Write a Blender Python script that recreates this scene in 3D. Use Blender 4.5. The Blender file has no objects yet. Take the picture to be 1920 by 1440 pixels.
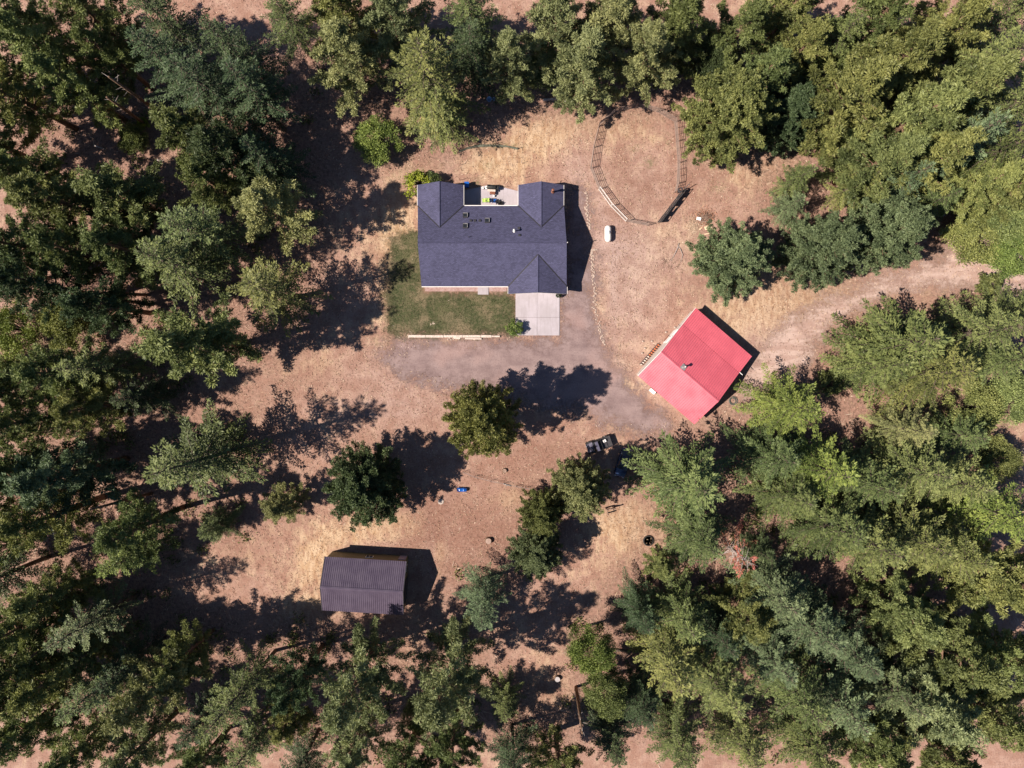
import bpy, bmesh, math, random
import numpy as np
from mathutils import Vector, Matrix
R_ = math.radians
rng = np.random.default_rng(7)
random.seed(7)
scene = bpy.context.scene
col = scene.collection

# ---------------------------------------------------------------- camera, sky, sun, exposure
CAM_H = 96.0
CAM_TILT = R_(-1.57)
FPX = 1280.0                       # focal length in pixels of the 1920 px wide photograph
cam_d = bpy.data.cameras.new('drone_camera')
cam_d.sensor_width = 36.0
cam_d.lens = 24.0
cam_d.clip_start = 0.5
cam_d.clip_end = 5000
cam = bpy.data.objects.new('drone_camera', cam_d)
cam.location = (0, 0, CAM_H)
cam.rotation_euler = (CAM_TILT, 0, 0)
col.objects.link(cam)
scene.camera = cam

SUN_AZ = R_(15.5)                  # the way shadows fall, measured from +X
SUN_EL = R_(49)
world = bpy.data.worlds.new('World')
scene.world = world
world.use_nodes = True
wn = world.node_tree
wn.nodes.clear()
sky = wn.nodes.new('ShaderNodeTexSky')
sky.sky_type = 'NISHITA'
sky.sun_disc = False
sky.sun_elevation = SUN_EL
sky.sun_rotation = math.atan2(-math.cos(SUN_AZ), -math.sin(SUN_AZ))
sky.air_density = 1.0
sky.dust_density = 0.1
sky.ozone_density = 4.0
bgn = wn.nodes.new('ShaderNodeBackground')
bgn.inputs['Strength'].default_value = 0.05
won = wn.nodes.new('ShaderNodeOutputWorld')
wn.links.new(sky.outputs[0], bgn.inputs[0])
wn.links.new(bgn.outputs[0], won.inputs[0])
sun_d = bpy.data.lights.new('sun', 'SUN')
sun_d.energy = 5.0
sun_d.angle = R_(0.53)
sun_d.color = (1.0, 0.885, 0.75)
sun = bpy.data.objects.new('sun', sun_d)
sun.rotation_euler = Vector((math.cos(SUN_AZ) * math.cos(SUN_EL), math.sin(SUN_AZ) * math.cos(SUN_EL), -math.sin(SUN_EL))).to_track_quat('-Z', 'Y').to_euler()
sun.location = (-60, -20, 80)
col.objects.link(sun)
vs = scene.view_settings
vs.view_transform = 'Standard'
vs.look = 'None'
vs.exposure = 0.77
vs.gamma = 1.0
vs.use_curve_mapping = False
scene.render.filter_size = 0.85
scene.cycles.max_bounces = 6
scene.cycles.diffuse_bounces = 2
scene.cycles.transmission_bounces = 4
scene.cycles.transparent_max_bounces = 8

def at(px, py, z=0.0):
    """survey helper: where a sight line of the photograph meets the height z"""
    dx = (px - 960) / FPX; dy = (720 - py) / FPX
    c, s = math.cos(CAM_TILT), math.sin(CAM_TILT)
    y = dy * c + s; zz = dy * s - c
    t = (z - CAM_H) / zz
    return Vector((dx * t, y * t, z))

# ---------------------------------------------------------------- mesh helpers
class MB:
    def __init__(self):
        self.v = []; self.f = []
    def add(self, vs, fs):
        b = len(self.v)
        self.v += [tuple(p) for p in vs]
        self.f += [tuple(b + i for i in f) for f in fs]
        return self
    def box(self, c, s, rz=0.0, m=None):
        x, y, z = s[0] / 2, s[1] / 2, s[2] / 2
        p = [Vector(q) for q in ((-x,-y,-z),(x,-y,-z),(x,y,-z),(-x,y,-z),(-x,-y,z),(x,-y,z),(x,y,z),(-x,y,z))]
        if m is None: m = Matrix.Rotation(rz, 3, 'Z')
        return self.add([m @ q + Vector(c) for q in p], [(0,3,2,1),(4,5,6,7),(0,1,5,4),(1,2,6,5),(2,3,7,6),(3,0,4,7)])
    def tube(self, pts, r, n=6, cap=True):
        pts = [Vector(p) for p in pts]
        rs = r if isinstance(r, (list, tuple)) else [r] * len(pts)
        vs, fs = [], []
        for i, p in enumerate(pts):
            t = (pts[min(i+1, len(pts)-1)] - pts[max(i-1, 0)])
            t = t.normalized() if t.length > 1e-9 else Vector((0,0,1))
            a = t.cross(Vector((0,0,1)) if abs(t.z) < .9 else Vector((1,0,0))).normalized()
            b = t.cross(a)
            for k in range(n):
                w = 2 * math.pi * k / n
                vs.append(p + (a * math.cos(w) + b * math.sin(w)) * rs[i])
        for i in range(len(pts) - 1):
            for k in range(n):
                k2 = (k + 1) % n
                fs.append((i*n+k, i*n+k2, (i+1)*n+k2, (i+1)*n+k))
        if cap:
            fs.append(tuple(reversed(range(n)))); fs.append(tuple((len(pts)-1)*n + k for k in range(n)))
        return self.add(vs, fs)
    def ring(self, c, R, r, n=28, m=8):
        vs, fs = [], []
        for i in range(n):
            a = 2*math.pi*i/n
            for j in range(m):
                b = 2*math.pi*j/m
                vs.append(Vector(c) + Vector(((R + r*math.cos(b))*math.cos(a), (R + r*math.cos(b))*math.sin(a), r*math.sin(b))))
        for i in range(n):
            for j in range(m):
                fs.append((i*m+j, ((i+1)%n)*m+j, ((i+1)%n)*m+(j+1)%m, i*m+(j+1)%m))
        return self.add(vs, fs)
    def lathe(self, prof, n=16, c=(0,0,0), axis='Z'):
        """prof: list of (radius, height)"""
        vs, fs = [], []
        for (r, h) in prof:
            for k in range(n):
                a = 2*math.pi*k/n
                p = (r*math.cos(a), r*math.sin(a), h)
                if axis == 'Y': p = (p[0], p[2], p[1])
                if axis == 'X': p = (p[2], p[0], p[1])
                vs.append(Vector(p) + Vector(c))
        for i in range(len(prof)-1):
            for k in range(n):
                k2 = (k+1) % n
                fs.append((i*n+k, i*n+k2, (i+1)*n+k2, (i+1)*n+k))
        fs.append(tuple(reversed(range(n)))); fs.append(tuple((len(prof)-1)*n+k for k in range(n)))
        return self.add(vs, fs)
    def prism(self, poly, h0, h1):
        n = len(poly)
        vs = [(p[0], p[1], h0) for p in poly] + [(p[0], p[1], h1) for p in poly]
        fs = [tuple(reversed(range(n))), tuple(range(n, 2*n))] + [(i, (i+1) % n, n+(i+1) % n, n+i) for i in range(n)]
        return self.add(vs, fs)
    def slab(self, quad, t):
        """a sloped sheet of thickness t below the four (or three) given top corners"""
        n = len(quad)
        vs = [Vector(p) for p in quad] + [Vector(p) - Vector((0,0,t)) for p in quad]
        fs = [tuple(range(n)), tuple(reversed(range(n, 2*n)))] + [(i, n+i, n+(i+1) % n, (i+1) % n) for i in range(n)]
        return self.add(vs, fs)
    def rock(self, c, s, seed, sub=1):
        bm = bmesh.new()
        bmesh.ops.create_icosphere(bm, subdivisions=sub, radius=1)
        r = random.Random(seed)
        vs = [Vector((v.co.x*s[0]*r.uniform(.75,1.15), v.co.y*s[1]*r.uniform(.75,1.15), v.co.z*s[2]*r.uniform(.75,1.1))) + Vector(c) for v in bm.verts]
        fs = [tuple(v.index for v in f.verts) for f in bm.faces]
        bm.free()
        return self.add(vs, fs)
    def mesh(self, name, mat, smooth=False):
        me = bpy.data.meshes.new(name)
        me.from_pydata(self.v, [], self.f)
        me.validate(); 
        bm = bmesh.new(); bm.from_mesh(me)
        bmesh.ops.recalc_face_normals(bm, faces=bm.faces)
        bm.to_mesh(me); bm.free()
        if mat: me.materials.append(mat)
        if smooth: me.shade_smooth()
        return me
    def build(self, name, mat, parent=None, smooth=False, bevel=0.0, label=None):
        return link(name, self.mesh(name, mat, smooth), parent, bevel, label)

def link(name, me, parent=None, bevel=0.0, label=None):
    o = bpy.data.objects.new(name, me)
    col.objects.link(o)
    if parent: o.parent = parent
    if bevel:
        b = o.modifiers.new('edge', 'BEVEL'); b.width = bevel; b.segments = 2; b.limit_method = 'ANGLE'
    if label: o['label'] = label
    return o

def tag(o, label, cat, group=None, kind=None):
    if label: o['label'] = label
    if cat: o['category'] = cat
    if group: o['group'] = group
    if kind: o['kind'] = kind
    return o

def thing(name, loc, rz, label, cat, group=None):
    o = bpy.data.objects.new(name, None)
    o.empty_display_size = 0.3
    o.location = loc; o.rotation_euler = (0, 0, rz)
    col.objects.link(o)
    return tag(o, label, cat, group)

# ---------------------------------------------------------------- materials
class NT:
    def __init__(self, name):
        self.m = bpy.data.materials.new(name); self.m.use_nodes = True
        self.t = self.m.node_tree; self.t.nodes.clear()
        self.out = self.n('ShaderNodeOutputMaterial')
    def n(self, k, **kw):
        x = self.t.nodes.new(k)
        for a, b in kw.items(): setattr(x, a, b)
        return x
    def l(self, a, b): self.t.links.new(a, b)
    def coords(self, obj=True):
        g = self.n('ShaderNodeTexCoord')
        return g.outputs['Object' if obj else 'Generated']
    def noise(self, vec, scale, detail=3.0, rough=0.55, stretch=None):
        if stretch:
            mp = self.n('ShaderNodeMapping'); mp.inputs['Scale'].default_value = stretch
            self.l(vec, mp.inputs[0]); vec = mp.outputs[0]
        x = self.n('ShaderNodeTexNoise'); x.inputs['Scale'].default_value = scale
        x.inputs['Detail'].default_value = detail; x.inputs['Roughness'].default_value = rough
        self.l(vec, x.inputs['Vector']); return x.outputs['Fac']
    def ramp(self, f, a, b, ca=0.0, cb=1.0):
        x = self.n('ShaderNodeMapRange'); x.interpolation_type = 'SMOOTHSTEP'
        x.inputs[1].default_value = a; x.inputs[2].default_value = b
        x.inputs[3].default_value = ca; x.inputs[4].default_value = cb
        self.l(f, x.inputs[0]); return x.outputs[0]
    def mix(self, f, a, b, blend='MIX'):
        x = self.n('ShaderNodeMix', data_type='RGBA', blend_type=blend)
        for s, v in ((x.inputs[0], f), (x.inputs[6], a), (x.inputs[7], b)):
            if isinstance(v, (int, float)): s.default_value = v
            elif isinstance(v, tuple): s.default_value = (*v, 1) if len(v) == 3 else v
            else: self.l(v, s)
        return x.outputs[2]
    def math(self, op, a, b=0.0, c=None, clamp=False):
        x = self.n('ShaderNodeMath', operation=op, use_clamp=clamp)
        for s, v in zip(x.inputs, (a, b, c)):
            if v is None: continue
            if isinstance(v, (int, float)): s.default_value = v
            else: self.l(v, s)
        return x.outputs[0]
    def attr(self, name):
        x = self.n('ShaderNodeAttribute'); x.attribute_name = name; return x.outputs['Fac']
    def bsdf(self, colour, rough=0.8, spec=0.3, metal=0.0, bump=None, bstr=0.3, bdist=0.02, coat=0.0):
        p = self.n('ShaderNodeBsdfPrincipled')
        for s, v in ((p.inputs['Base Color'], colour), (p.inputs['Roughness'], rough)):
            if isinstance(v, tuple): s.default_value = (*v, 1)
            elif isinstance(v, (int, float)): s.default_value = v
            else: self.l(v, s)
        p.inputs['Specular IOR Level'].default_value = spec
        p.inputs['Metallic'].default_value = metal
        p.inputs['Coat Weight'].default_value = coat
        if bump is not None:
            b = self.n('ShaderNodeBump'); b.inputs['Strength'].default_value = bstr; b.inputs['Distance'].default_value = bdist
            self.l(bump, b.inputs['Height']); self.l(b.outputs[0], p.inputs['Normal'])
        return p.outputs[0]
    def done(self, shader):
        self.l(shader, self.out.inputs[0]); return self.m

def plain(name, c, rough=0.6, spec=0.4, metal=0.0, var=0.25, scale=3.0, coat=0.0):
    t = NT(name); v = t.coords()
    n1 = t.noise(v, scale, 4); n2 = t.noise(v, scale * 9, 2)
    f = t.math('ADD', t.math('MULTIPLY', n1, .65), t.math('MULTIPLY', n2, .35))
    k = t.ramp(f, .3, .7)
    c2 = tuple(x * (1 - var) for x in c); c3 = tuple(min(1, x * (1 + var * .6)) for x in c)
    return t.done(t.bsdf(t.mix(k, c2, c3), t.ramp(n1, .3, .7, max(.05, rough - .1), min(1, rough + .1)), spec, metal, coat=coat))

def mat_ground():
    t = NT('dry_ground'); v = t.coords()
    fine = t.noise(v, 4.5, 3, .6); speck = t.noise(v, 2.2, 4, .7); mid = t.noise(v, .55, 4, .6); big = t.noise(v, .09, 3)
    streak = t.noise(v, 1.6, 3, .6, (1.0, .35, 1))
    gold = t.attr('gold'); duff = t.attr('duff'); bare = t.attr('bare'); green = t.attr('green')
    pink = t.mix(t.ramp(mid, .36, .64), (.29, .168, .13), (.375, .243, .20))
    straw = t.mix(t.ramp(streak, .35, .62), (.37, .235, .14), (.50, .365, .25))
    g = t.math('ADD', gold, t.math('MULTIPLY', t.math('SUBTRACT', big, .5), 1.4))
    g = t.math('ADD', g, t.math('MULTIPLY', t.math('SUBTRACT', mid, .5), 1.7))
    g = t.math('ADD', g, t.math('MULTIPLY', t.math('SUBTRACT', streak, .5), .9), clamp=True)
    c = t.mix(t.ramp(g, .1, .9), pink, straw)
    c = t.mix(t.math('MULTIPLY', bare, .75), c, t.mix(t.ramp(mid, .35, .65), (.34, .245, .225), (.42, .315, .295)))
    soil = t.noise(v, .22, 4, .65); brown = t.attr('brown')
    c = t.mix(t.math('MULTIPLY', t.math('ADD', t.math('MULTIPLY', t.ramp(soil, .46, .68), .45), brown, None, True), t.ramp(speck, .30, .55, .45, 1.0)), c, (.215, .115, .088))
    dn = t.ramp(speck, .52, .70)
    c = t.mix(t.math('MULTIPLY', dn, .5), c, (.15, .09, .07))
    c = t.mix(t.math('MULTIPLY', t.ramp(fine, .54, .70), .6), c, (.165, .10, .078))
    c = t.mix(t.math('MULTIPLY', t.ramp(fine, .36, .24), .5), c, (.56, .43, .37))
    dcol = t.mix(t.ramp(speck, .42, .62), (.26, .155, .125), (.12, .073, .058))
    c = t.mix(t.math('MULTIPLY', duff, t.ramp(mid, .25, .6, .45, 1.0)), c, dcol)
    c = t.mix(t.math('MULTIPLY', green, t.ramp(speck, .40, .58)), c, (.11, .115, .05))
    fa = t.noise(v, 3.2, 3, .7, (2.2, .5, 1)); fb = t.noise(v, 3.6, 3, .7, (.5, 2.0, 1))
    fib = t.math('MAXIMUM', fa, fb); fid = t.math('MINIMUM', fa, fb)
    c = t.mix(t.math('MULTIPLY', t.ramp(fib, .57, .71), .38), c, (.54, .40, .31))
    c = t.mix(t.math('MULTIPLY', t.ramp(fid, .44, .32), .55), c, (.15, .092, .072))
    h = t.math('ADD', t.math('MULTIPLY', fine, .5), t.math('MULTIPLY', speck, .9))
    return t.done(t.bsdf(c, .95, .1, bump=h, bstr=.55, bdist=.12))

def mat_sheet(kind):
    t = NT(kind); v = t.coords()
    fine = t.noise(v, 5.5, 3, .65); speck = t.noise(v, 2.4, 4, .7); mid = t.noise(v, .45, 4, .6); big = t.noise(v, .12, 3)
    fade = t.attr('fade')
    if kind == 'gravel':
        st = t.noise(v, .9, 3, .6, (.25, 1, 1))
        c = t.mix(t.ramp(t.math('ADD', t.math('MULTIPLY', mid, .6), t.math('MULTIPLY', st, .4)), .36, .62), (.188, .133, .134), (.265, .195, .192))
        c = t.mix(t.math('MULTIPLY', t.ramp(big, .48, .66), .5), c, (.34, .225, .205))
        c = t.mix(t.math('MULTIPLY', t.ramp(fine, .52, .68), .5), c, (.12, .085, .09))
        c = t.mix(t.math('MULTIPLY', t.ramp(fine, .40, .27), .5), c, (.42, .335, .34))
        rough = .95
    elif kind == 'lawn':
        c = t.mix(t.ramp(mid, .33, .66), (.038, .052, .022), (.082, .085, .042))
        c = t.mix(t.math('MULTIPLY', t.ramp(speck, .45, .66), .55), c, (.165, .13, .085))
        c = t.mix(t.math('MULTIPLY', t.ramp(big, .56, .72), .8), c, (.22, .17, .115))
        c = t.mix(t.math('MULTIPLY', t.ramp(fine, .52, .68), .5), c, (.05, .055, .025))
        dry = t.noise(v, .34, 5, .7); c = t.mix(t.math('MULTIPLY', t.ramp(dry, .47, .64), .75), c, (.20, .155, .10))
        bald = t.noise(v, .75, 3, .55)
        c = t.mix(t.ramp(bald, .70, .73), c, (.42, .34, .28))
        rough = .9
    else:
        st = t.noise(v, 1.0, 3, .6, (.3, 1, 1))
        c = t.mix(t.ramp(st, .36, .64), (.345, .235, .205), (.45, .335, .30))
        c = t.mix(t.math('MULTIPLY', t.ramp(fine, .54, .70), .3), c, (.20, .13, .11))
        rough = .95
    s = t.bsdf(c, rough, .12, bump=t.math('ADD', fine, speck), bstr=.4, bdist=.06)
    tr = t.n('ShaderNodeBsdfTransparent')
    nz = t.math('ADD', t.math('MULTIPLY', t.math('SUBTRACT', mid, .5), 1.1), t.math('MULTIPLY', t.math('SUBTRACT', speck, .5), 1.1))
    f = t.ramp(t.math('ADD', fade, nz), .15, .85)
    f = t.math('MULTIPLY', f, t.ramp(fade, 0.0, .15))
    mx = t.n('ShaderNodeMixShader'); t.l(f, mx.inputs[0]); t.l(tr.outputs[0], mx.inputs[1]); t.l(s, mx.inputs[2])
    return t.done(mx.outputs[0])

def mat_foliage(name='foliage', trans=.16):
    t = NT(name)
    oi = t.n('ShaderNodeObjectInfo'); a = t.attr('tint')
    hsv = t.n('ShaderNodeHueSaturation')
    t.l(oi.outputs['Color'], hsv.inputs['Color'])
    t.l(t.ramp(a, 0, 1, .515, .485), hsv.inputs['Hue'])
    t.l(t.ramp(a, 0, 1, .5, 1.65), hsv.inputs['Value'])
    d = t.n('ShaderNodeBsdfPrincipled'); t.l(hsv.outputs[0], d.inputs['Base Color'])
    d.inputs['Roughness'].default_value = .5; d.inputs['Specular IOR Level'].default_value = .22
    tr = t.n('ShaderNodeBsdfTranslucent')
    t.l(t.mix(1.0, hsv.outputs[0], (1.0, 1.05, .5), 'MULTIPLY'), tr.inputs[0])
    mx = t.n('ShaderNodeMixShader'); mx.inputs[0].default_value = trans
    t.l(d.outputs[0], mx.inputs[1]); t.l(tr.outputs[0], mx.inputs[2])
    return t.done(mx.outputs[0])

def mat_blade():
    t = NT('grass_blade'); a = t.attr('tint')
    cr = t.n('ShaderNodeValToRGB'); e = cr.color_ramp.elements
    e[0].position = 0; e[0].color = (.11, .068, .05, 1); e[1].position = 1; e[1].color = (.58, .46, .37, 1)
    for p, c in ((.35, (.27, .165, .12, 1)), (.65, (.42, .295, .2, 1))):
        x = e.new(p); x.color = c
    t.l(a, cr.inputs[0])
    return t.done(t.bsdf(cr.outputs[0], .85, .15))

def mat_shingle(name, base):
    t = NT(name); v = t.coords()
    br = t.n('ShaderNodeTexBrick'); br.offset = .5
    br.inputs['Scale'].default_value = 1.0; br.inputs['Brick Width'].default_value = .30; br.inputs['Row Height'].default_value = .145
    br.inputs['Mortar Size'].default_value = .012
    b = Vector(base)
    br.inputs['Color1'].default_value = (*(b * .75), 1); br.inputs['Color2'].default_value = (*(b * 1.2), 1); br.inputs['Mortar'].default_value = (*(b * .5), 1)
    t.l(v, br.inputs[0])
    n = t.noise(v, 6, 4, .7); n2 = t.noise(v, 30, 2); n3 = t.noise(v, .5, 3)
    c = t.mix(t.math('MULTIPLY', t.ramp(n, .57, .72), .6), br.outputs[0], tuple(b * 2.6))
    c = t.mix(t.math('MULTIPLY', t.ramp(n2, .4, .65), .3), c, tuple(b * .5))
    c = t.mix(t.math('MULTIPLY', t.ramp(n3, .42, .64), .22), c, tuple(b * 1.35))
    return t.done(t.bsdf(c, .85, .25, bump=br.outputs['Fac'], bstr=.4, bdist=.01))

def mat_brick():
    t = NT('brick_wall'); v = t.coords()
    n = t.noise(v, 8, 3); n2 = t.noise(v, 1.2, 3)
    c = t.mix(t.ramp(n, .35, .65), (.27, .165, .15), (.38, .26, .25))
    c = t.mix(t.math('MULTIPLY', t.ramp(n2, .45, .65), .4), c, (.45, .36, .36))
    return t.done(t.bsdf(c, .9, .2))

def mat_concrete():
    t = NT('concrete'); v = t.coords()
    a = t.noise(v, .5, 4, .6); b = t.noise(v, 7, 3); s = t.noise(v, 1.2, 3, .6, (3, .3, 1))
    c = t.mix(t.ramp(a, .35, .65), (.36, .325, .355), (.42, .38, .425))
    c = t.mix(t.math('MULTIPLY', t.ramp(s, .48, .66), .55), c, (.32, .285, .31))
    c = t.mix(t.math('MULTIPLY', t.ramp(b, .52, .7), .2), c, (.25, .22, .235))
    return t.done(t.bsdf(c, .85, .2, bump=b, bstr=.15, bdist=.01))

def mat_bark(name, c1, c2):
    t = NT(name); v = t.coords()
    n = t.noise(v, 3, 4, .65, (3, 3, .5))
    return t.done(t.bsdf(t.mix(t.ramp(n, .35, .65), c1, c2), .95, .1, bump=n, bstr=.6, bdist=.05))

M = {}
M['ground'] = mat_ground()
M['gravel'] = mat_sheet('gravel'); M['lawn'] = mat_sheet('lawn'); M['track'] = mat_sheet('dirt')
M['leaf'] = mat_foliage(); M['blade'] = mat_blade()
M['shingle'] = mat_shingle('roof_shingle', (.066, .066, .126))
M['brick'] = mat_brick(); M['concrete'] = mat_concrete()
M['bark_fir'] = mat_bark('fir_bark', (.075, .058, .045), (.17, .135, .11))
M['bark_pine'] = mat_bark('pine_bark', (.10, .065, .045), (.25, .16, .11))
M['deadwood'] = mat_bark('grey_deadwood', (.28, .235, .225), (.47, .41, .39))
M['wood'] = mat_bark('weathered_wood', (.42, .34, .30), (.66, .57, .52))
M['lumber'] = mat_bark('fresh_lumber', (.62, .47, .31), (.78, .64, .46))
M['orange'] = plain('orange_paint', (.55, .16, .07), .6, var=.2)
M['white'] = plain('white_paint', (.78, .77, .76), .4, var=.06)
M['fascia'] = plain('white_fascia', (.72, .69, .68), .5, var=.08)
M['siding'] = plain('pale_siding', (.60, .55, .52), .7, var=.1)
M['red'] = plain('red_metal_roof', (.56, .11, .152), .46, .85, var=.11, scale=.5)
M['brown'] = plain('brown_metal_roof', (.082, .064, .100), .42, .5, var=.14, scale=.8)
M['olive'] = plain('olive_metal_siding', (.15, .13, .075), .55, .4, var=.1)
M['black'] = plain('black_plastic', (.022, .021, .022), .45, .5)
M['rubber'] = plain('black_rubber', (.03, .029, .03), .8, .3)
M['dark'] = plain('dark_metal', (.05, .048, .055), .4, .5)
M['steel'] = plain('galvanised_steel', (.48, .46, .46), .4, .5, .6)
M['pipe'] = plain('weathered_pipe', (.27, .20, .175), .6, .4)
M['bronze'] = plain('brown_flue', (.20, .075, .045), .5)
M['glass'] = plain('dark_glass', (.02, .024, .03), .08, .6, var=.05)
M['blue'] = plain('blue_plastic', (.012, .10, .42), .22, .6, var=.1)
M['navy'] = plain('navy_paint', (.02, .035, .09), .25, .6, coat=.5)
M['lime'] = plain('lime_fabric', (.50, .72, .16), .7, var=.1)
M['skyblue'] = plain('pale_blue_plastic', (.35, .5, .72), .4)
M['gloss'] = plain('gloss_grey_paint', (.10, .095, .14), .2, .6, coat=.8, var=.3)
M['palegrey'] = plain('pale_grey_door', (.30, .27, .36), .4)
M['stumpface'] = plain('stump_cut', (.36, .26, .22), .9, .1, var=.3)
M['valley_shade'] = plain('valley_shade_strip', (.02, .019, .028), .7)  # near-black colour standing in for shade along the roof valleys
M['tarp'] = plain('dark_green_mesh', (.045, .058, .05), .6, var=.6)
M['netting'] = plain('grey_green_netting', (.12, .13, .10), .8, var=.5)
M['rock'] = plain('pale_rock', (.46, .36, .31), .9, .2, var=.4, scale=2)
M['greyrock'] = plain('grey_rock', (.42, .39, .40), .9, .2, var=.25, scale=2)
M['hose'] = plain('green_grey_hose', (.10, .115, .105), .5)
M['twig'] = mat_bark('twig', (.16, .10, .08), (.36, .26, .21))
M['straw'] = plain('straw', (.72, .55, .34), .95, .1, var=.3, scale=4)
# ---------------------------------------------------------------- foliage built from many small leaf faces
def unit(a):
    return a / np.maximum(np.linalg.norm(a, axis=-1, keepdims=True), 1e-9)

def leaf_mesh(name, P, D, L, Wd, tint, mat, flat=None, seed=0):
    """kite shaped leaves: base P, direction D, length L, width Wd; flat in 0..1 turns the blades towards the sky"""
    r = np.random.default_rng(seed)
    n = len(P)
    D = unit(D)
    q = unit(r.normal(size=(n, 3)))
    if flat is not None:
        up = np.tile(np.array([0, 0, 1.0]), (n, 1))
        q = unit(up * flat + q * (1 - flat))
    S = unit(np.cross(D, q))
    L = L[:, None]; Wd = Wd[:, None]
    V = np.empty((n, 4, 3))
    V[:, 0] = P; V[:, 1] = P + D * L * .45 + S * Wd * .5; V[:, 2] = P + D * L; V[:, 3] = P + D * L * .45 - S * Wd * .5
    me = bpy.data.meshes.new(name)
    me.vertices.add(n * 4); me.vertices.foreach_set('co', V.reshape(-1))
    me.loops.add(n * 4); me.loops.foreach_set('vertex_index', np.arange(n * 4, dtype=np.int32))
    me.polygons.add(n); me.polygons.foreach_set('loop_start', np.arange(0, n * 4, 4, dtype=np.int32))
    a = me.attributes.new('tint', 'FLOAT', 'FACE'); a.data.foreach_set('value', np.clip(tint, 0, 1).astype(np.float32))
    me.materials.append(mat)
    me.update(); me.validate()
    return me

def fir_proto(seed, H=20.0, R=4.6, nb=104, dead=False, low=.12, shape=.72, wide=.21):
    """boughs in loose whorls; every bough is a flat frond of side twigs that carry the needle sprays"""
    r = np.random.default_rng(seed)
    P, D, L, W, T = [], [], [], [], []
    wood = MB()
    wood.tube([(0,0,-.3), (0,0,H*.3), (0,0,H*.7), (0,0,H*.99)], [H*.016, H*.012, H*.007, .02], 7)
    lean = r.uniform(0, 6.28)
    for i in range(nb):
        t = (i + .5) / nb
        z = H * (low + (.97 - low) * t)
        ln = R * (1 - t) ** shape * r.choice([r.uniform(.5, .85), r.uniform(.85, 1.1), r.uniform(1.05, 1.36)]) * (1 + .12 * math.cos(i * 2.4 - lean)) + .3
        if t < .1: ln *= .75 + 2.5 * t
        az = (i % 6) * 1.0472 + (i // 6) * .37 + r.normal(0, .16)
        p0 = -.02 + .62 * t + r.normal(0, .08)
        droop = (.42 - .25 * t) / max(ln, 1) * r.uniform(.7, 1.3)
        bt = r.uniform(.2, .8)
        ca, sa = math.cos(az), math.sin(az)
        out = np.array([ca, sa, 0.]); side = np.array([-sa, ca, 0.])
        bend = r.normal(0, .06)
        def pos(s):
            return out * s * math.cos(p0) + side * bend * s * s * .5 + np.array([0, 0, z + s * math.sin(p0) - droop * s * s * .55])
        wood.tube([pos(0), pos(ln * .55), pos(ln * .93)], [.03 + .012 * ln, .02 + .004 * ln, .008], 3, False)
        if dead and r.random() < .4: continue
        s = ln * (.5 if dead else .16)
        fw = out
        while s < ln:
            q = s / ln
            tl = (wide * ln * (1 - q) ** .8 * min(1, q * 3.2) + .22) * r.uniform(.65, 1.25)
            tl = min(tl, 1.7)
            b = pos(s)
            fw = pos(s + .1) - pos(s); fw /= np.linalg.norm(fw)
            for sg in (-1, 1):
                d = fw * .85 + side * sg * .75 + np.array([0, 0, -.08 + r.normal(0, .10)])
                d /= np.linalg.norm(d)
                m = max(1, int(tl / .14))
                u = (np.arange(m) + .2) / m * tl
                pp = b + d * u[:, None] - np.array([0, 0, 1]) * (u[:, None] ** 2) * .16
                P.append(pp + r.normal(0, .04, (m, 3)))
                D.append(d + r.normal(0, .42, (m, 3)))
                L.append(r.uniform(.22, .40, m)); W.append(r.uniform(.08, .15, m))
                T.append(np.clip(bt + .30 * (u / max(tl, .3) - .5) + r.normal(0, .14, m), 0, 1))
            s += .17 * r.uniform(.8, 1.2)
        m = 5
        P.append(pos(ln * .96) + r.normal(0, .06, (m, 3))); D.append(np.tile(fw, (m, 1)) + r.normal(0, .3, (m, 3)))
        L.append(r.uniform(.3, .5, m)); W.append(r.uniform(.1, .16, m)); T.append(np.full(m, min(1, bt + .2)))
    P = np.concatenate(P); D = np.concatenate(D); L = np.concatenate(L); W = np.concatenate(W); T = np.concatenate(T)
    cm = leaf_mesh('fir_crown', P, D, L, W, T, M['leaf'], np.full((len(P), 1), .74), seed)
    tm = wood.mesh('fir_trunk', M['deadwood'] if dead else M['bark_fir'], True)
    return cm, tm, H, R

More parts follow.
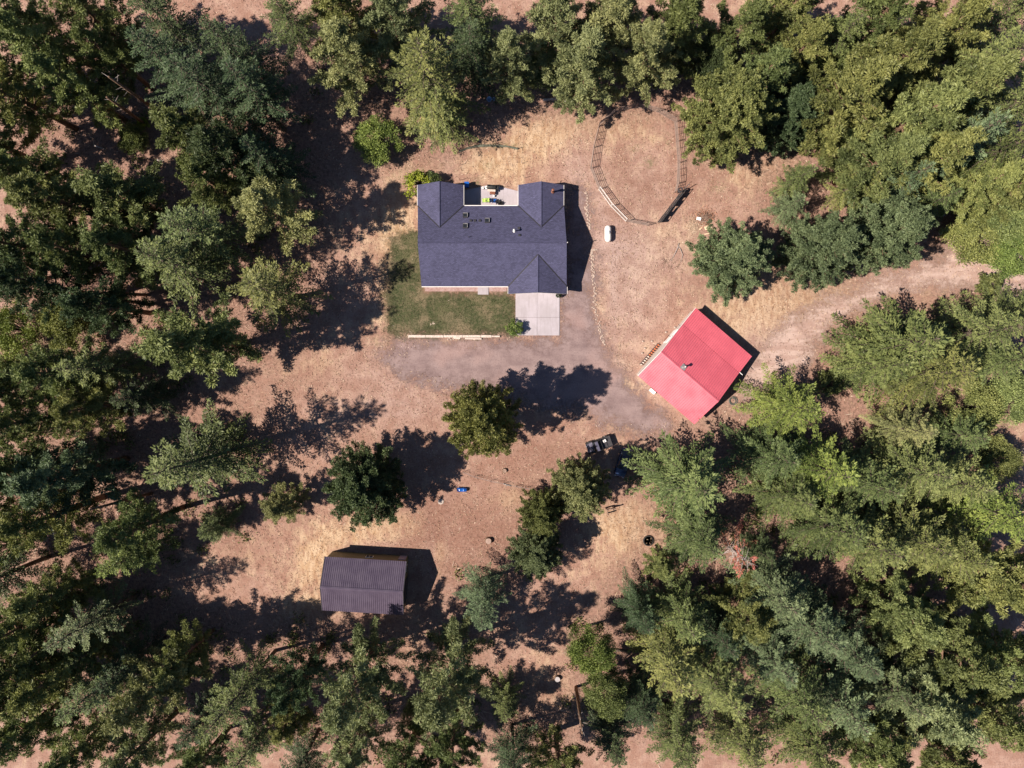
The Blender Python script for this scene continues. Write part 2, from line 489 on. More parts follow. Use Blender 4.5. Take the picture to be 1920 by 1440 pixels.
def pine_proto(seed, H=20.0, R=4.2, nl=66, base=.14, puff=.50, dens=3.2, round_=1.25, spiky=True):
    r = np.random.default_rng(seed)
    P, D, L, W, T = [], [], [], [], []
    wood = MB()
    wood.tube([(0,0,-.3), (.1,0,H*.35), (0,.12,H*.7), (0,0,H*.97)], [H*.018, H*.014, H*.007, .02], 7)
    def tuft(c, o, bt):
        m = int(r.uniform(56, 76))
        d = unit(r.normal(size=(m, 3)) + o * .5 + np.array([0, 0, .45]))
        ps = puff * r.uniform(.75, 1.25)
        P.append(c + d * ps * r.uniform(.1, .5, (m, 1)) + r.normal(0, .04, (m, 3))); D.append(d + r.normal(0, .25, (m, 3)))
        L.append(r.uniform(.4, .7, m) * ps); W.append(r.uniform(.07, .115, m))
        T.append(np.clip(bt + r.normal(0, .13, m), 0, 1))
    for i in range(nl):
        t = (i + .5) / nl
        z = H * (base + (.95 - base) * t)
        prof = max(.05, (1 - t ** round_)) ** .72 * min(1, .62 + 1.9 * t)
        ln = R * prof * (r.choice([r.uniform(.55, .9), r.uniform(.9, 1.12), r.uniform(1.08, 1.34)]) if spiky else r.uniform(.8, 1.15)) * 1.05
        az = i * 2.39996 + r.normal(0, .4)
        p0 = .04 + .8 * t ** 1.5 + r.normal(0, .1)
        out = np.array([math.cos(az), math.sin(az), 0.]); side = np.array([-math.sin(az), math.cos(az), 0.])
        def pos(s):
            return out * s * math.cos(p0) + np.array([0, 0, z + s * math.sin(p0) + .035 * s * s])
        wood.tube([pos(0), pos(ln * .5), pos(ln * .95)], [.05 + .014 * ln, .035, .012], 3, False)
        bt = r.uniform(.25, .75)
        nt = max(3, int(ln * dens))
        for k in range(nt):
            s = ln * (.26 + .74 * (k + .5) / nt)
            lat = r.uniform(-1, 1) * (1.05 - .95 * (k + .5) / nt) * min(.30 * s + .15, .95)
            c = pos(s) + side * lat + np.array([0, 0, r.normal(.08, .2)])
            if abs(lat) > .45: wood.tube([pos(s * .85), c], [.025, .01], 3, False)
            tuft(c, out * .8 + side * np.sign(lat) * .4, bt + r.normal(0, .1))
    for k in range(16): tuft(np.array([r.normal(0, .45), r.normal(0, .45), H * r.uniform(.86, 1.0)]), np.zeros(3), .6)
    P = np.concatenate(P); D = np.concatenate(D); L = np.concatenate(L); W = np.concatenate(W); T = np.concatenate(T)
    return leaf_mesh('pine_crown', P, D, L, W, T, M['leaf'], None, seed), wood.mesh('pine_trunk', M['bark_pine'], True), H, R

def broad_proto(seed, H=9.0, R=4.0, nl=70, leaf=.26, per=150, low=.12):
    r = np.random.default_rng(seed)
    P, D, L, W, T = [], [], [], [], []
    wood = MB()
    wood.tube([(0,0,-.2), (.05,0,H*.25), (0,.1,H*.5)], [H*.022, H*.017, H*.01], 7)
    for i in range(nl):
        u = unit(r.normal(size=3)); 
        if u[2] < -.3: u[2] *= -1
        rad = r.uniform(.45, .98) ** .5
        c = np.array([u[0] * R * rad * r.uniform(.7, 1.02), u[1] * R * rad * r.uniform(.7, 1.02), H * (low + (1 - low) * .5) + u[2] * H * (1 - low) * .46 * rad])
        wood.tube([(0, 0, H * min(.5, low + .2)), c * np.array([.5, .5, .75]), c], [.05, .035, .012], 3, False)
        lr = R * r.uniform(.12, .27)
        m = int(per * r.uniform(.7, 1.3))
        d = unit(r.normal(size=(m, 3)) + np.array([0, 0, .5]))
        rr = lr * r.uniform(.35, 1.1, m)[:, None]
        P.append(c + d * rr * np.array([1.1, 1.1, .75])); D.append(unit(d * .5 + r.normal(0, .6, (m, 3))))
        L.append(r.uniform(.75, 1.3, m) * leaf); W.append(r.uniform(.5, .8, m) * leaf)
        T.append(np.clip(r.uniform(.2, .8) + r.normal(0, .14, m), 0, 1))
    P = np.concatenate(P); D = np.concatenate(D); L = np.concatenate(L); W = np.concatenate(W); T = np.concatenate(T)
    return leaf_mesh('broadleaf_crown', P, D, L, W, T, M['leaf'], np.full((len(P), 1), .35), seed), wood.mesh('broadleaf_trunk', M['bark_fir'], True), H, R

PROTO = {
    'F': [fir_proto(11), fir_proto(12, R=4.4, nb=92), fir_proto(13, R=5.0, nb=110, wide=.24), fir_proto(14, R=4.6, nb=86, wide=.25), fir_proto(15, R=4.5, nb=100, shape=.62)],
    'T': [fir_proto(16, low=.22, nb=84), fir_proto(17, R=4.4, nb=76, low=.30), fir_proto(18, R=4.8, nb=90, low=.2, wide=.24)],
    'P': [pine_proto(21), pine_proto(22, R=4.6, nl=60), pine_proto(23, R=3.9, nl=70, base=.1), pine_proto(24, R=4.3, nl=62, base=.18), pine_proto(25, R=4.4, nl=66, base=.1, puff=.54)],
    'O': [pine_proto(71, 13, 4.6, 135, .04, .40, 3.2, 2.2, False), pine_proto(72, 13, 4.6, 125, .04, .42, 3.2, 2.0, False)],
    'Q': [pine_proto(26, nl=54, base=.24), pine_proto(27, R=4.5, nl=48, base=.3), pine_proto(28, R=4.0, nl=56, base=.24)],
    'D': [broad_proto(31, 12, 4.2, 95, .19, 300, .06), broad_proto(32, 12, 4.2, 82, .19, 320, .06)],
    'B': [broad_proto(41, 5, 3.2, 70, .18, 230, .05), broad_proto(42, 5, 3.2, 62, .18, 250, .05)],
    'S': [broad_proto(51, 2.2, 1.6, 34, .19, 75, .0), broad_proto(52, 2.2, 1.6, 30, .19, 80, .0)],
    'X': [fir_proto(61, 10, 3.6, 40, True, .1, .6, .16)],
}
TINT = {'d': (.054, .080, .036), 'g': (.108, .138, .050), 'b': (.150, .195, .050), 'u': (.115, .152, .076),
        'p': (.185, .205, .092), 'y': (.170, .198, .068), 'o': (.150, .168, .058), 'r': (.33, .14, .105), 'v': (.28, .32, .04)}
TWORD = {'d': 'dark green', 'g': 'green', 'b': 'bright green', 'u': 'blue-green', 'p': 'pale green', 'y': 'yellow-green', 'o': 'olive green'}
KIND = {'F': ('fir_tree', 'fir tree', 'fir'), 'T': ('fir_tree', 'fir tree', 'fir'), 'Q': ('pine_tree', 'pine tree', 'pine'), 'P': ('pine_tree', 'pine tree', 'pine'), 'O': ('round_tree', 'tree', 'tree'), 'D': ('broadleaf_tree', 'tree', 'broadleaf tree'), 'B': ('broadleaf_tree', 'tree', 'broadleaf tree'),
        'S': ('shrub', 'shrub', 'shrub'), 'X': ('dead_fir_tree', 'fir tree', 'fir')}
tree_bases = []
_ti = [0]
def tree(kind, cx, cy, h, r, tint, label, group=None):
    """cx, cy: where the photograph shows the middle of the crown; the base follows from the height"""
    i = _ti[0]; _ti[0] += 1
    rr = random.Random(1000 + i)
    b = at(cx, cy, h * (.55 if kind in 'FPXTQO' else .45)); b.z = 0
    protos = PROTO[kind]
    cm, tm, PH, PR = protos[(i * 7 + int(cx)) % len(protos)]
    name, cat, _ = KIND[kind]
    if kind == 'O' and 'pine' in label: name, cat, _ = KIND['P']
    o = thing(name, b, rr.uniform(0, 6.28), label, cat, group)
    o.rotation_euler = (rr.gauss(0, .018), rr.gauss(0, .018), o.rotation_euler.z)
    sx = r / PR * (1.14 if kind in 'PQO' else 1.0)
    o.scale = (sx * rr.uniform(.94, 1.06), sx * rr.uniform(.94, 1.06), h / PH)
    t = link('trunk', tm, o)
    c = link('crown', cm, o)
    q = TINT[tint]; f = rr.uniform(.86, 1.16); g = rr.uniform(.93, 1.07)
    c.color = (q[0] * f * g, q[1] * f, q[2] * f / g, 1)
    tree_bases.append((b.x, b.y, r, kind))
    return o

def forest(kind, cx, cy, h, r, tint, where, group):
    k = KIND[kind][2]
    if group in (NW, Wf, SWf):
        r *= .9; kind = {'F': 'T', 'P': 'Q'}.get(kind, kind)
    if group == SE and kind == 'F': h *= .86
    tree(kind, cx, cy, h, r, tint, f'{TWORD[tint]} {k} {where}', group)

# trees in and round the clearing, each with its own description
tree('O', 905, 790, 20, 4.6, 'o', 'dense rounded pine alone between the gravel drive and the small blue barrel')
tree('O', 686, 912, 14, 5.0, 'd', 'dark round bushy tree standing just beyond the long brown roofed shed')
tree('O', 1090, 915, 14, 3.6, 'p', 'pale puffy pine just below the open utility vehicle')
tree('O', 1018, 962, 12, 2.9, 'o', 'olive pine leaning against the pale puffy pine, golden grass beside it')
tree('O', 1003, 1040, 10, 3.3, 'u', 'blue-green bushy tree between the brown shed and the black tyre ring')
tree('F', 1285, 905, 19, 6.6, 'g', 'broad star shaped fir below the red roof corner', None)
tree('F', 1310, 1010, 15, 4.8, 'g', 'fir with spreading drooped branches beside the reddish dead tree')
tree('P', 1241, 1062, 8, 2.0, 'o', 'small olive pine standing near the black tyre ring')
tree('F', 1482, 764, 16, 4.7, 'b', 'bright fir beside the grey coil of hose')
tree('O', 1377, 486, 13, 4.5, 'u', 'round blue-green pine near the heap of sticks and boards')
tree('O', 1545, 468, 16, 4.6, 'u', 'wide blue-green pine on the bend of the dirt track')
tree('O', 1655, 440, 18, 4.5, 'u', 'tall blue-green pine joined to the wide pine by the dirt track')
tree('F', 1497, 335, 11, 2.6, 'g', 'narrow young fir in the open between pen and forest')
tree('F', 1485, 385, 9, 2.3, 'u', 'small fir tight against the narrow young fir')
tree('O', 1370, 210, 17, 5.0, 'o', 'large full pine on the tree side of the round pen')
tree('P', 1420, 158, 17, 3.8, 'g', 'pine rising behind the large full pine of the pen')
tree('O', 1475, 212, 12, 4.2, 'd', 'dark shaded broad tree squeezed between two tall pines')
tree('S', 1470, 262, 4, 2.3, 'u', 'grey-green shrub under the dark shaded broad tree')
tree('F', 795, 140, 23, 5.6, 'o', 'tall olive fir behind the house with feathery drooping boughs')
tree('F', 820, 205, 14, 3.8, 'o', 'shorter olive fir in front of the tall feathery fir')
tree('P', 955, 118, 16, 3.4, 'p', 'pale pine between the tall feathery fir and the pen pines')
tree('P', 1100, 122, 18, 4.2, 'p', 'pale pine over the stacked logs')
tree('P', 1207, 104, 19, 4.1, 'p', 'pale pine whose shadow falls across the top of the round pen')
tree('B', 709, 262, 5, 3.4, 'b', 'bright green round tree in the dry yard behind the house')
tree('S', 784, 344, 2.6, 2.1, 'v', 'yellow-green round bush at the house wing corner')
tree('S', 812, 340, 2.3, 1.4, 'g', 'darker bush tucked behind the wing gable of the house')
tree('S', 828, 257, 1.2, .8, 'v', 'small yellow shrub at the foot of the tall olive fir')
tree('S', 966, 616, 1.7, 1.25, 'b', 'small leafy bush at the corner of lawn and concrete drive')
tree('S', 1048, 553, 1.2, .5, 'd', 'sparse thin plant beside the garage door')
tree('P', 650, 108, 18, 4.6, 'p', 'pale pine behind the bright green round tree, trunk in shade')
tree('Q', 507, 400, 18.5, 4.9, 'p', 'pale pine reaching furthest into the yard west of the house')
tree('T', 500, 545, 19, 5.2, 'o', 'olive star shaped fir at the edge of the yard facing the lawn')
tree('Q', 372, 640, 24, 5.6, 'o', 'wide olive pine south of the star shaped olive fir')
tree('F', 364, 862, 24, 6.2, 'g', 'broad green fir whose long shadow crosses the yard')
tree('P', 526, 950, 10, 2.8, 'p', 'small pale pine next to the dark round bushy tree')
tree('F', 402, 990, 9, 2.6, 'g', 'young fir in shade between broad green fir and brown shed')
tree('F', 900, 1128, 18, 3.6, 'u', 'slim blue-green fir just off the shaded corner of the brown shed')
tree('P', 842, 1275, 24.5, 5.2, 'p', 'tall pale pine south of the brown shed beside bare ground')
tree('P', 665, 1285, 24, 4.8, 'p', 'pale pine directly south of the brown shed')
tree('B', 792, 1335, 6, 2.6, 'g', 'low green tree at the foot of the tall pale pine')
tree('F', 948, 1318, 10, 2.4, 'g', 'narrow fir alone at the edge of the bare patch')
tree('D', 1108, 1205, 13, 3.4, 'b', 'bright broadleaf tree along the bare patch, opposite the narrow fir')
tree('D', 1135, 1290, 12, 3.2, 'g', 'green broadleaf tree below the bright broadleaf tree')
tree('X', 1385, 1042, 10, 3.4, 'r', 'dead fir with rusty red needles and bare grey centre')
tree('F', 1425, 1035, 9, 2.3, 'd', 'dark young fir growing right beside the dead fir')
tree('F', 1698, 652, 18, 6.2, 'g', 'huge leafy looking fir at the inside of the dirt track bend')
tree('F', 1646, 684, 15, 4.6, 'g', 'fir forming the pointed west end of the clump inside the track bend')
tree('F', 1745, 700, 18, 5.4, 'o', 'olive fir on the south side of the clump inside the track bend')
tree('F', 1842, 628, 18, 5.0, 'o', 'olive fir where the dirt track leaves between the trees')
tree('B', 1830, 440, 5, 4.6, 'y', 'low yellow-green leafy thicket beside the grey boulders')
tree('B', 1885, 410, 6, 4.6, 'y', 'second yellow-green thicket, further from the grey boulders')
tree('B', 1890, 470, 5, 4.0, 'b', 'bright leafy thicket along the dirt track')
tree('S', 1850, 535, 2.5, 2.2, 'o', 'olive shrub shaded on the far side of the dirt track')
tree('S', 1553, 715, 2.4, 2.2, 'o', 'olive shrub half in shadow by the clump of the track bend')
tree('S', 268, 233, 1.0, 1.0, 'v', 'small bright shrub in the litter of the north-west forest gap')
tree('B', 253, 265, 4, 2.2, 'g', 'small round tree by itself in the north-west forest gap')

NW = 'trees of the north-west forest'; Wf = 'trees of the west forest'; SWf = 'trees of the south-west forest'
SE = 'trees of the south-east forest'; NE = 'trees of the north-east forest'; TOP = 'trees along the north edge'
for a in [
    # north-west
    ('P', 30, 180, 21, 4.4, 'o', 'at the photo edge beside the bare leaning trunk', NW),
    ('P', 140, 165, 20, 4.6, 'y', 'lit from the side over the north-west forest gap', NW),
    ('P', 95, 110, 22, 4.6, 'y', 'in the upper corner beyond the sunlit pines', NW),
    ('P', 215, 112, 18, 4.0, 'g', 'above the two leaning trunks', NW),
    ('F', 320, 130, 22, 5.4, 'd', 'with feathery boughs above the leaning trunks', NW),
    ('F', 405, 165, 22, 5.0, 'd', 'in the middle of the dark feathery group', NW),
    ('F', 478, 185, 20, 5.4, 'd', 'on the yard side of the dark feathery group', NW),
    ('F', 440, 105, 21, 4.6, 'd', 'behind the dark feathery group', NW),
    ('P', 355, 265, 19, 5.0, 'g', 'bordering the small round tree of the gap', NW),
    ('P', 430, 285, 21, 5.6, 'd', 'with a broad shaded crown facing the yard', NW),
    ('P', 400, 350, 17, 4.4, 'g', 'between the broad shaded pine and the feathery firs', NW),
    ('F', 505, 300, 18, 4.4, 'd', 'deep in shade at the yard edge', NW),
    ('P', 60, 340, 19, 4.6, 'o', 'south of the litter strip at the photo edge', NW),
    ('P', 125, 385, 21, 5.0, 'o', 'in front of two lit pines of the west slope', NW),
    ('P', 232, 370, 19, 5.2, 'o', 'broad and sunlit over dry litter', NW),
    ('P', 60, 45, 21, 4.6, 'g', 'in the far corner row', NW),
    ('P', 180, 40, 20, 4.8, 'o', 'second in the far corner row', NW),
    ('F', 300, 40, 21, 4.8, 'd', 'third in the far corner row', NW),
    ('F', 545, 45, 17, 4.0, 'g', 'at the top over a shaded trunk', NW),
    # west
    ('F', 375, 440, 21, 5.4, 'g', 'with drooping boughs north of the olive star fir', Wf),
    ('F', 330, 500, 21, 5.2, 'g', 'standing inward from the drooping fir', Wf),
    ('P', 240, 465, 19, 4.6, 'g', 'in the second row behind the drooping fir', Wf),
    ('P', 150, 480, 21, 4.8, 'g', 'in the third row behind the drooping fir', Wf),
    ('P', 50, 455, 21, 4.8, 'g', 'at the photo edge level with the lawn', Wf),
    ('P', 95, 540, 21, 5.0, 'd', 'shaded, at the head of the long bare trunks', Wf),
    ('P', 200, 575, 19, 4.2, 'd', 'over the two long bare trunks', Wf),
    ('B', 130, 610, 6, 4.0, 'y', 'low and sunny under the bare trunks', Wf),
    ('B', 40, 620, 6, 4.2, 'b', 'low, beside the pink bare soil at the edge', Wf),
    ('B', 15, 700, 5, 3.0, 'y', 'low at the very edge below pink soil', Wf),
    ('P', 110, 700, 19, 4.6, 'g', 'south of the pink bare soil', Wf),
    ('F', 190, 690, 18, 4.4, 'g', 'inward from the pine of the pink soil', Wf),
    ('P', 175, 760, 18, 4.4, 'o', 'sunlit crown inside the deep shade', Wf),
    ('P', 60, 785, 20, 4.8, 'g', 'at the edge in the middle of the west forest', Wf),
    ('F', 270, 745, 15, 3.2, 'd', 'small, shaded between wide pine and broad fir', Wf),
    ('P', 135, 885, 22, 5.4, 'u', 'with a broad soft crown inward from the broad green fir', Wf),
    ('P', 25, 880, 20, 4.6, 'g', 'cut by the edge beside the soft crowned pine', Wf),
    ('P', 90, 965, 21, 4.8, 'o', 'crossed by long trunk shadows', Wf),
    ('P', 265, 985, 20, 5.0, 'g', 'over reddish soil south of the soft crowned pine', Wf),
    ('F', 235, 1045, 15, 3.4, 'b', 'pointed, under the pine over reddish soil', Wf),
    # south-west
    ('B', 20, 1025, 7, 3.2, 'b', 'at the edge by the white fallen wood', SWf),
    ('P', 60, 1165, 20, 4.6, 'y', 'in the sunlit row by the slanting trunk', SWf),
    ('P', 110, 1115, 19, 4.4, 'o', 'above the slanting trunk', SWf),
    ('F', 175, 1165, 19, 4.4, 'u', 'right beside the slanting trunk', SWf),
    ('P', 35, 1260, 21, 4.8, 'o', 'in the corner row at the photo edge', SWf),
    ('P', 115, 1265, 20, 4.8, 'y', 'second in the corner row', SWf),
    ('F', 185, 1290, 19, 4.6, 'g', 'third in the corner row', SWf),
    ('F', 245, 1245, 16, 3.6, 'd', 'shaded behind the pale corner pine', SWf),
    ('P', 295, 1285, 23, 4.6, 'p', 'with grey sheen near the corner', SWf),
    ('P', 345, 1230, 16, 3.4, 'o', 'slim, beside the pine of grey sheen', SWf),
    ('F', 450, 1300, 23, 4.8, 'g', 'alone in shade south-west of the brown shed', SWf),
    ('F', 385, 1350, 14, 3.4, 'd', 'in front of the lone shaded fir', SWf),
    ('P', 560, 1275, 20, 3.8, 'd', 'shaded between the lone fir and the pale shed pine', SWf),
    ('P', 545, 1345, 13, 3.0, 'o', 'low in front of the shaded shed pine', SWf),
    ('P', 50, 1365, 20, 4.6, 'g', 'in the last row at the corner', SWf),
    ('P', 160, 1390, 19, 4.6, 'o', 'second of the last row', SWf),
    ('P', 270, 1400, 18, 4.4, 'p', 'third of the last row', SWf),
    ('F', 470, 1405, 17, 4.2, 'g', 'last row fir below the lone shaded fir', SWf),
    ('P', 660, 1395, 17, 4.2, 'p', 'last row pine below the pale shed pine', SWf),
    ('P', 850, 1395, 17, 4.2, 'g', 'last row pine below the tall pale pine', SWf),
    ('P', 760, 1440, 17, 4.4, 'g', 'last row pine beside bare ground, seen at the lower edge', SWf),
    ('F', 960, 1425, 16, 4.2, 'd', 'last row fir under the narrow lone fir', SWf),
    ('P', 1050, 1440, 17, 4.4, 'o', 'last row pine below the bare patch', SWf),
    ('F', 560, 1440, 17, 4.4, 'd', 'last row fir between two last row pines', SWf),
    ('P', 370, 1440, 18, 4.4, 'g', 'last row pine below the shaded front fir', SWf),
    ('F', 180, 1215, 14, 3.2, 'g', 'filling the corner row from behind', SWf),
    # south-east
    ('F', 1205, 1150, 15, 3.4, 'd', 'dark young in the shade below the tyre ring', SE),
    ('F', 1275, 1150, 16, 4.0, 'g', 'star topped south of the small olive pine', SE),
    ('F', 1260, 1240, 20, 5.2, 'o', 'large feathery, beside the red soil gap', SE),
    ('F', 1340, 1190, 17, 4.2, 'd', 'partly shaded above the feathery pair', SE),
    ('F', 1350, 1290, 21, 5.4, 'o', 'second of the feathery pair by the red soil gap', SE),
    ('F', 1200, 1320, 15, 3.8, 'd', 'in shade between broadleaf trees and feathery pair', SE),
    ('F', 1450, 1110, 20, 4.6, 'u', 'narrow with upswept boughs south of the dead fir', SE),
    ('P', 1395, 1150, 16, 4.0, 'o', 'between dead fir and feathery pair', SE),
    ('F', 1510, 1175, 21, 5.0, 'u', 'tall with silver boughs', SE),
    ('F', 1440, 1230, 19, 4.6, 'u', 'puffy topped before the tall silver fir', SE),
    ('F', 1590, 1215, 20, 5.0, 'u', 'behind the tall silver fir', SE),
    ('F', 1490, 1300, 20, 5.0, 'g', 'in the front row below the silver firs', SE),
    ('F', 1580, 1320, 20, 5.0, 'u', 'second in the front row below the silver firs', SE),
    ('F', 1670, 1290, 20, 4.8, 'u', 'bluish, bordering the two rounded corner pines', SE),
    ('P', 1695, 1150, 18, 4.6, 'o', 'in the dark hollow of the south-east forest', SE),
    ('P', 1770, 1225, 21, 5.0, 'o', 'rounded with bright puffs by the dark hollow', SE),
    ('P', 1740, 1320, 21, 5.2, 'p', 'rounded, below the bright puffed pine', SE),
    ('P', 1840, 1320, 20, 5.0, 'o', 'in the south-east corner', SE),
    ('P', 1890, 1230, 20, 4.8, 'y', 'at the right edge above the corner', SE),
    ('P', 1870, 1080, 21, 5.6, 'o', 'broad, at the edge over the dark hollow', SE),
    ('F', 1785, 1045, 20, 4.8, 'o', 'between the broad edge pine and the long fir row', SE),
    ('F', 1555, 985, 20, 5.4, 'g', 'west head of the long fir row south of the red roof', SE),
    ('F', 1630, 1020, 21, 5.4, 'o', 'middle of the long fir row', SE),
    ('F', 1710, 1000, 21, 5.4, 'o', 'east end of the long fir row', SE),
    ('F', 1480, 930, 18, 4.8, 'g', 'between the broad star fir and the long fir row', SE),
    ('F', 1450, 860, 17, 4.6, 'g', 'shaded, below the bright fir of the hose', SE),
    ('F', 1540, 880, 19, 4.8, 'b', 'bright, south of the bright fir of the hose', SE),
    ('F', 1625, 905, 19, 4.8, 'g', 'in the second row south of the track clump', SE),
    ('F', 1710, 880, 20, 5.2, 'o', 'facing the shadow below the track clump', SE),
    ('F', 1700, 805, 16, 4.0, 'p', 'slim and pale tipped below the track clump', SE),
    ('F', 1790, 900, 19, 4.8, 'o', 'over dry soil near the right edge', SE),
    ('F', 1860, 960, 20, 5.0, 'b', 'bright at the right edge above the broad edge pine', SE),
    ('F', 1805, 815, 14, 3.6, 'g', 'low in the opening east of the track clump', SE),
    ('B', 1820, 770, 6, 3.8, 'y', 'low and yellowish east of the track clump', SE),
    ('B', 1885, 745, 6, 3.6, 'y', 'low at the right edge by bare soil', SE),
    ('F', 1880, 670, 17, 4.4, 'g', 'at the right edge behind the leaving track', SE),
    ('F', 1900, 580, 14, 3.4, 'o', 'cut by the edge where the track leaves', SE),
    ('B', 1865, 860, 5, 3.2, 'o', 'low by the grey brush heap', SE),
    ('F', 1900, 1340, 18, 4.6, 'g', 'in the very corner row', SE),
    ('P', 1640, 1395, 18, 4.8, 'g', 'last row, under the bluish fir', SE),
    ('P', 1760, 1405, 18, 4.8, 'o', 'last row, under the rounded pines', SE),
    ('F', 1520, 1400, 18, 4.8, 'g', 'last row, under the silver firs', SE),
    ('F', 1390, 1390, 18, 4.8, 'o', 'last row, under the feathery pair', SE),
    ('F', 1275, 1390, 17, 4.4, 'g', 'last row, under the shaded young fir', SE),
    ('F', 1150, 1385, 14, 3.6, 'd', 'last row, under the green broadleaf tree', SE),
    # north-east
    ('P', 1590, 190, 21, 5.4, 'o', 'large, first behind the dark shaded broad tree', NE),
    ('P', 1670, 125, 21, 5.2, 'o', 'large, behind the first one of the north-east slope', NE),
    ('P', 1500, 95, 15, 3.8, 'o', 'low, at the head of the pale dirt strip', NE),
    ('F', 1565, 80, 16, 3.8, 'g', 'small crowned beside the pale dirt strip', NE),
    ('P', 1700, 230, 22, 5.2, 'o', 'with bare dead limbs showing in its crown', NE),
    ('P', 1640, 300, 19, 4.6, 'o', 'in front of the pine of dead limbs', NE),
    ('P', 1725, 295, 20, 4.8, 'o', 'downhill of the pine of dead limbs', NE),
    ('F', 1610, 345, 12, 3.2, 'o', 'low, beside the gap of orange soil', NE),
    ('F', 1690, 345, 15, 3.8, 'u', 'grey-green with curled boughs above the track pines', NE),
    ('F', 1745, 378, 13, 3.4, 'g', 'small bright tipped over the shaded track', NE),
    ('P', 1790, 175, 22, 5.2, 'o', 'in the middle of the north-east slope', NE),
    ('F', 1850, 125, 21, 5.0, 'o', 'high on the north-east slope', NE),
    ('F', 1900, 195, 21, 4.8, 'o', 'at the right edge of the north-east slope', NE),
    ('F', 1800, 270, 20, 4.8, 'u', 'grey-green on the slope above the thickets', NE),
    ('F', 1870, 285, 20, 4.8, 'g', 'at the edge above the thickets', NE),
    ('P', 1840, 345, 15, 4.0, 'y', 'yellowish, directly behind the thickets', NE),
    ('P', 1905, 345, 16, 4.0, 'o', 'cut by the edge behind the thickets', NE),
    ('P', 1755, 75, 20, 5.0, 'o', 'in the back row of the north-east slope', NE),
    ('P', 1640, 40, 20, 4.8, 'g', 'in the back row over the dirt strip', NE),
    ('F', 1870, 40, 20, 5.0, 'g', 'in the back row at the corner', NE),
    # north edge
    ('D', 1330, 115, 9, 3.2, 'd', 'shaded between the pen pines', TOP),
    ('P', 1270, 60, 18, 4.4, 'g', 'behind the pine that shades the pen', TOP),
    ('P', 1385, 70, 17, 4.2, 'g', 'behind the shaded broadleaf tree', TOP),
    ('P', 1040, 45, 18, 4.4, 'p', 'behind the logs and their pale pine', TOP),
    ('P', 1150, 40, 18, 4.6, 'p', 'between two pale pen pines, back row', TOP),
    ('D', 1020, 140, 6, 2.8, 'g', 'low, above the stacked logs', TOP),
    ('F', 885, 95, 16, 3.8, 'd', 'shaded, right behind the tall feathery fir', TOP),
    ('F', 880, 30, 18, 4.2, 'g', 'back row, over the shaded fir', TOP),
    ('P', 740, 40, 18, 4.4, 'p', 'back row, behind the tall feathery fir', TOP),
    ('P', 640, 30, 18, 4.4, 'o', 'back row, over the yard gap', TOP),
    ('P', 1480, 30, 17, 4.2, 'o', 'back row, near the dirt strip', TOP),
]: forest(*a)
# half seen trees just outside the left edge; their shadows fall into the picture
for k, (y, kd, wh) in enumerate([(130, 'Q', 'level with the tall feathery fir'), (260, 'Q', 'level with the round pen'), (500, 'T', 'level with the house roof ridge'), (745, 'Q', 'level with the red roof'),
        (930, 'Q', 'level with the tyre ring'), (1090, 'T', 'level with the brown shed'), (1210, 'Q', 'just below the level of the brown shed'), (1320, 'Q', 'nearest to the lower corner')]):
    tree(kd, -45 + 12 * (k % 3), y, 20, 4.6, 'g', 'green conifer cut off by the left edge, ' + wh, 'conifers cut off by the left edge')

# bare leaning trunks in the west forest
def bare_trunk(p0, p1, h, label):
    a = at(*p0, 0); b = at(*p1, h)
    o = thing('bare_tree_trunk', a, 0, label, 'tree trunk')
    d = b - a
    MB().tube([(0,0,-.2), d * .5, d], [.24, .2, .12], 8).build('trunk', M['bark_pine'], o, True)
    m = MB(); r = random.Random(int(p0[0]))
    for k in range(7):
        q = d * r.uniform(.5, .98); w = r.uniform(0, 6.28)
        m.tube([q, q + Vector((math.cos(w), math.sin(w), .3)) * r.uniform(.4, 1.1)], [.04, .012], 4)
    tag(m.build('branch_stubs', M['deadwood'], o), None, None, kind='stuff')
bare_trunk((306, 215), (204, 144), 16, 'longer of two bare leaning trunks in the north-west forest gap')
bare_trunk((270, 231), (200, 182), 13, 'shorter of two bare leaning trunks in the north-west forest gap')
bare_trunk((36, 220), (-25, 190), 12, 'bare trunk crossing the left edge of the view')
bare_trunk((285, 571), (130, 549), 16, 'long bare trunk lying against shade, the lower of a parallel pair')
bare_trunk((275, 553), (190, 548), 10, 'upper, shorter bare trunk of the parallel pair')
bare_trunk((285, 925), (170, 955), 13, 'bare dark trunk over reddish soil west of the broad green fir')
bare_trunk((152, 1160), (50, 1238), 14, 'slanting bare trunk with a pale broken top in the south-west forest')
bare_trunk((1080, 1288), (1092, 1375), 13, 'upright bare trunk at the edge of the bare patch')
# ---------------------------------------------------------------- ground and the sheets lying on it
def tree_density(X, Y):
    d = np.zeros_like(X)
    for (x, y, r, k) in tree_bases:
        if k == 'S': continue
        q = ((X - x) ** 2 + (Y - y) ** 2) / (r * 1.35) ** 2
        d += np.exp(-q)
    return d

def blob(X, Y, px, py, rx, ry, amt, ang=0):
    c = at(px, py); k = .075
    dx, dy = X - c.x, Y - c.y
    ca, sa = math.cos(ang), math.sin(ang)
    u = (dx * ca + dy * sa) / (rx * k); v = (-dx * sa + dy * ca) / (ry * k)
    return amt * np.exp(-(u * u + v * v))

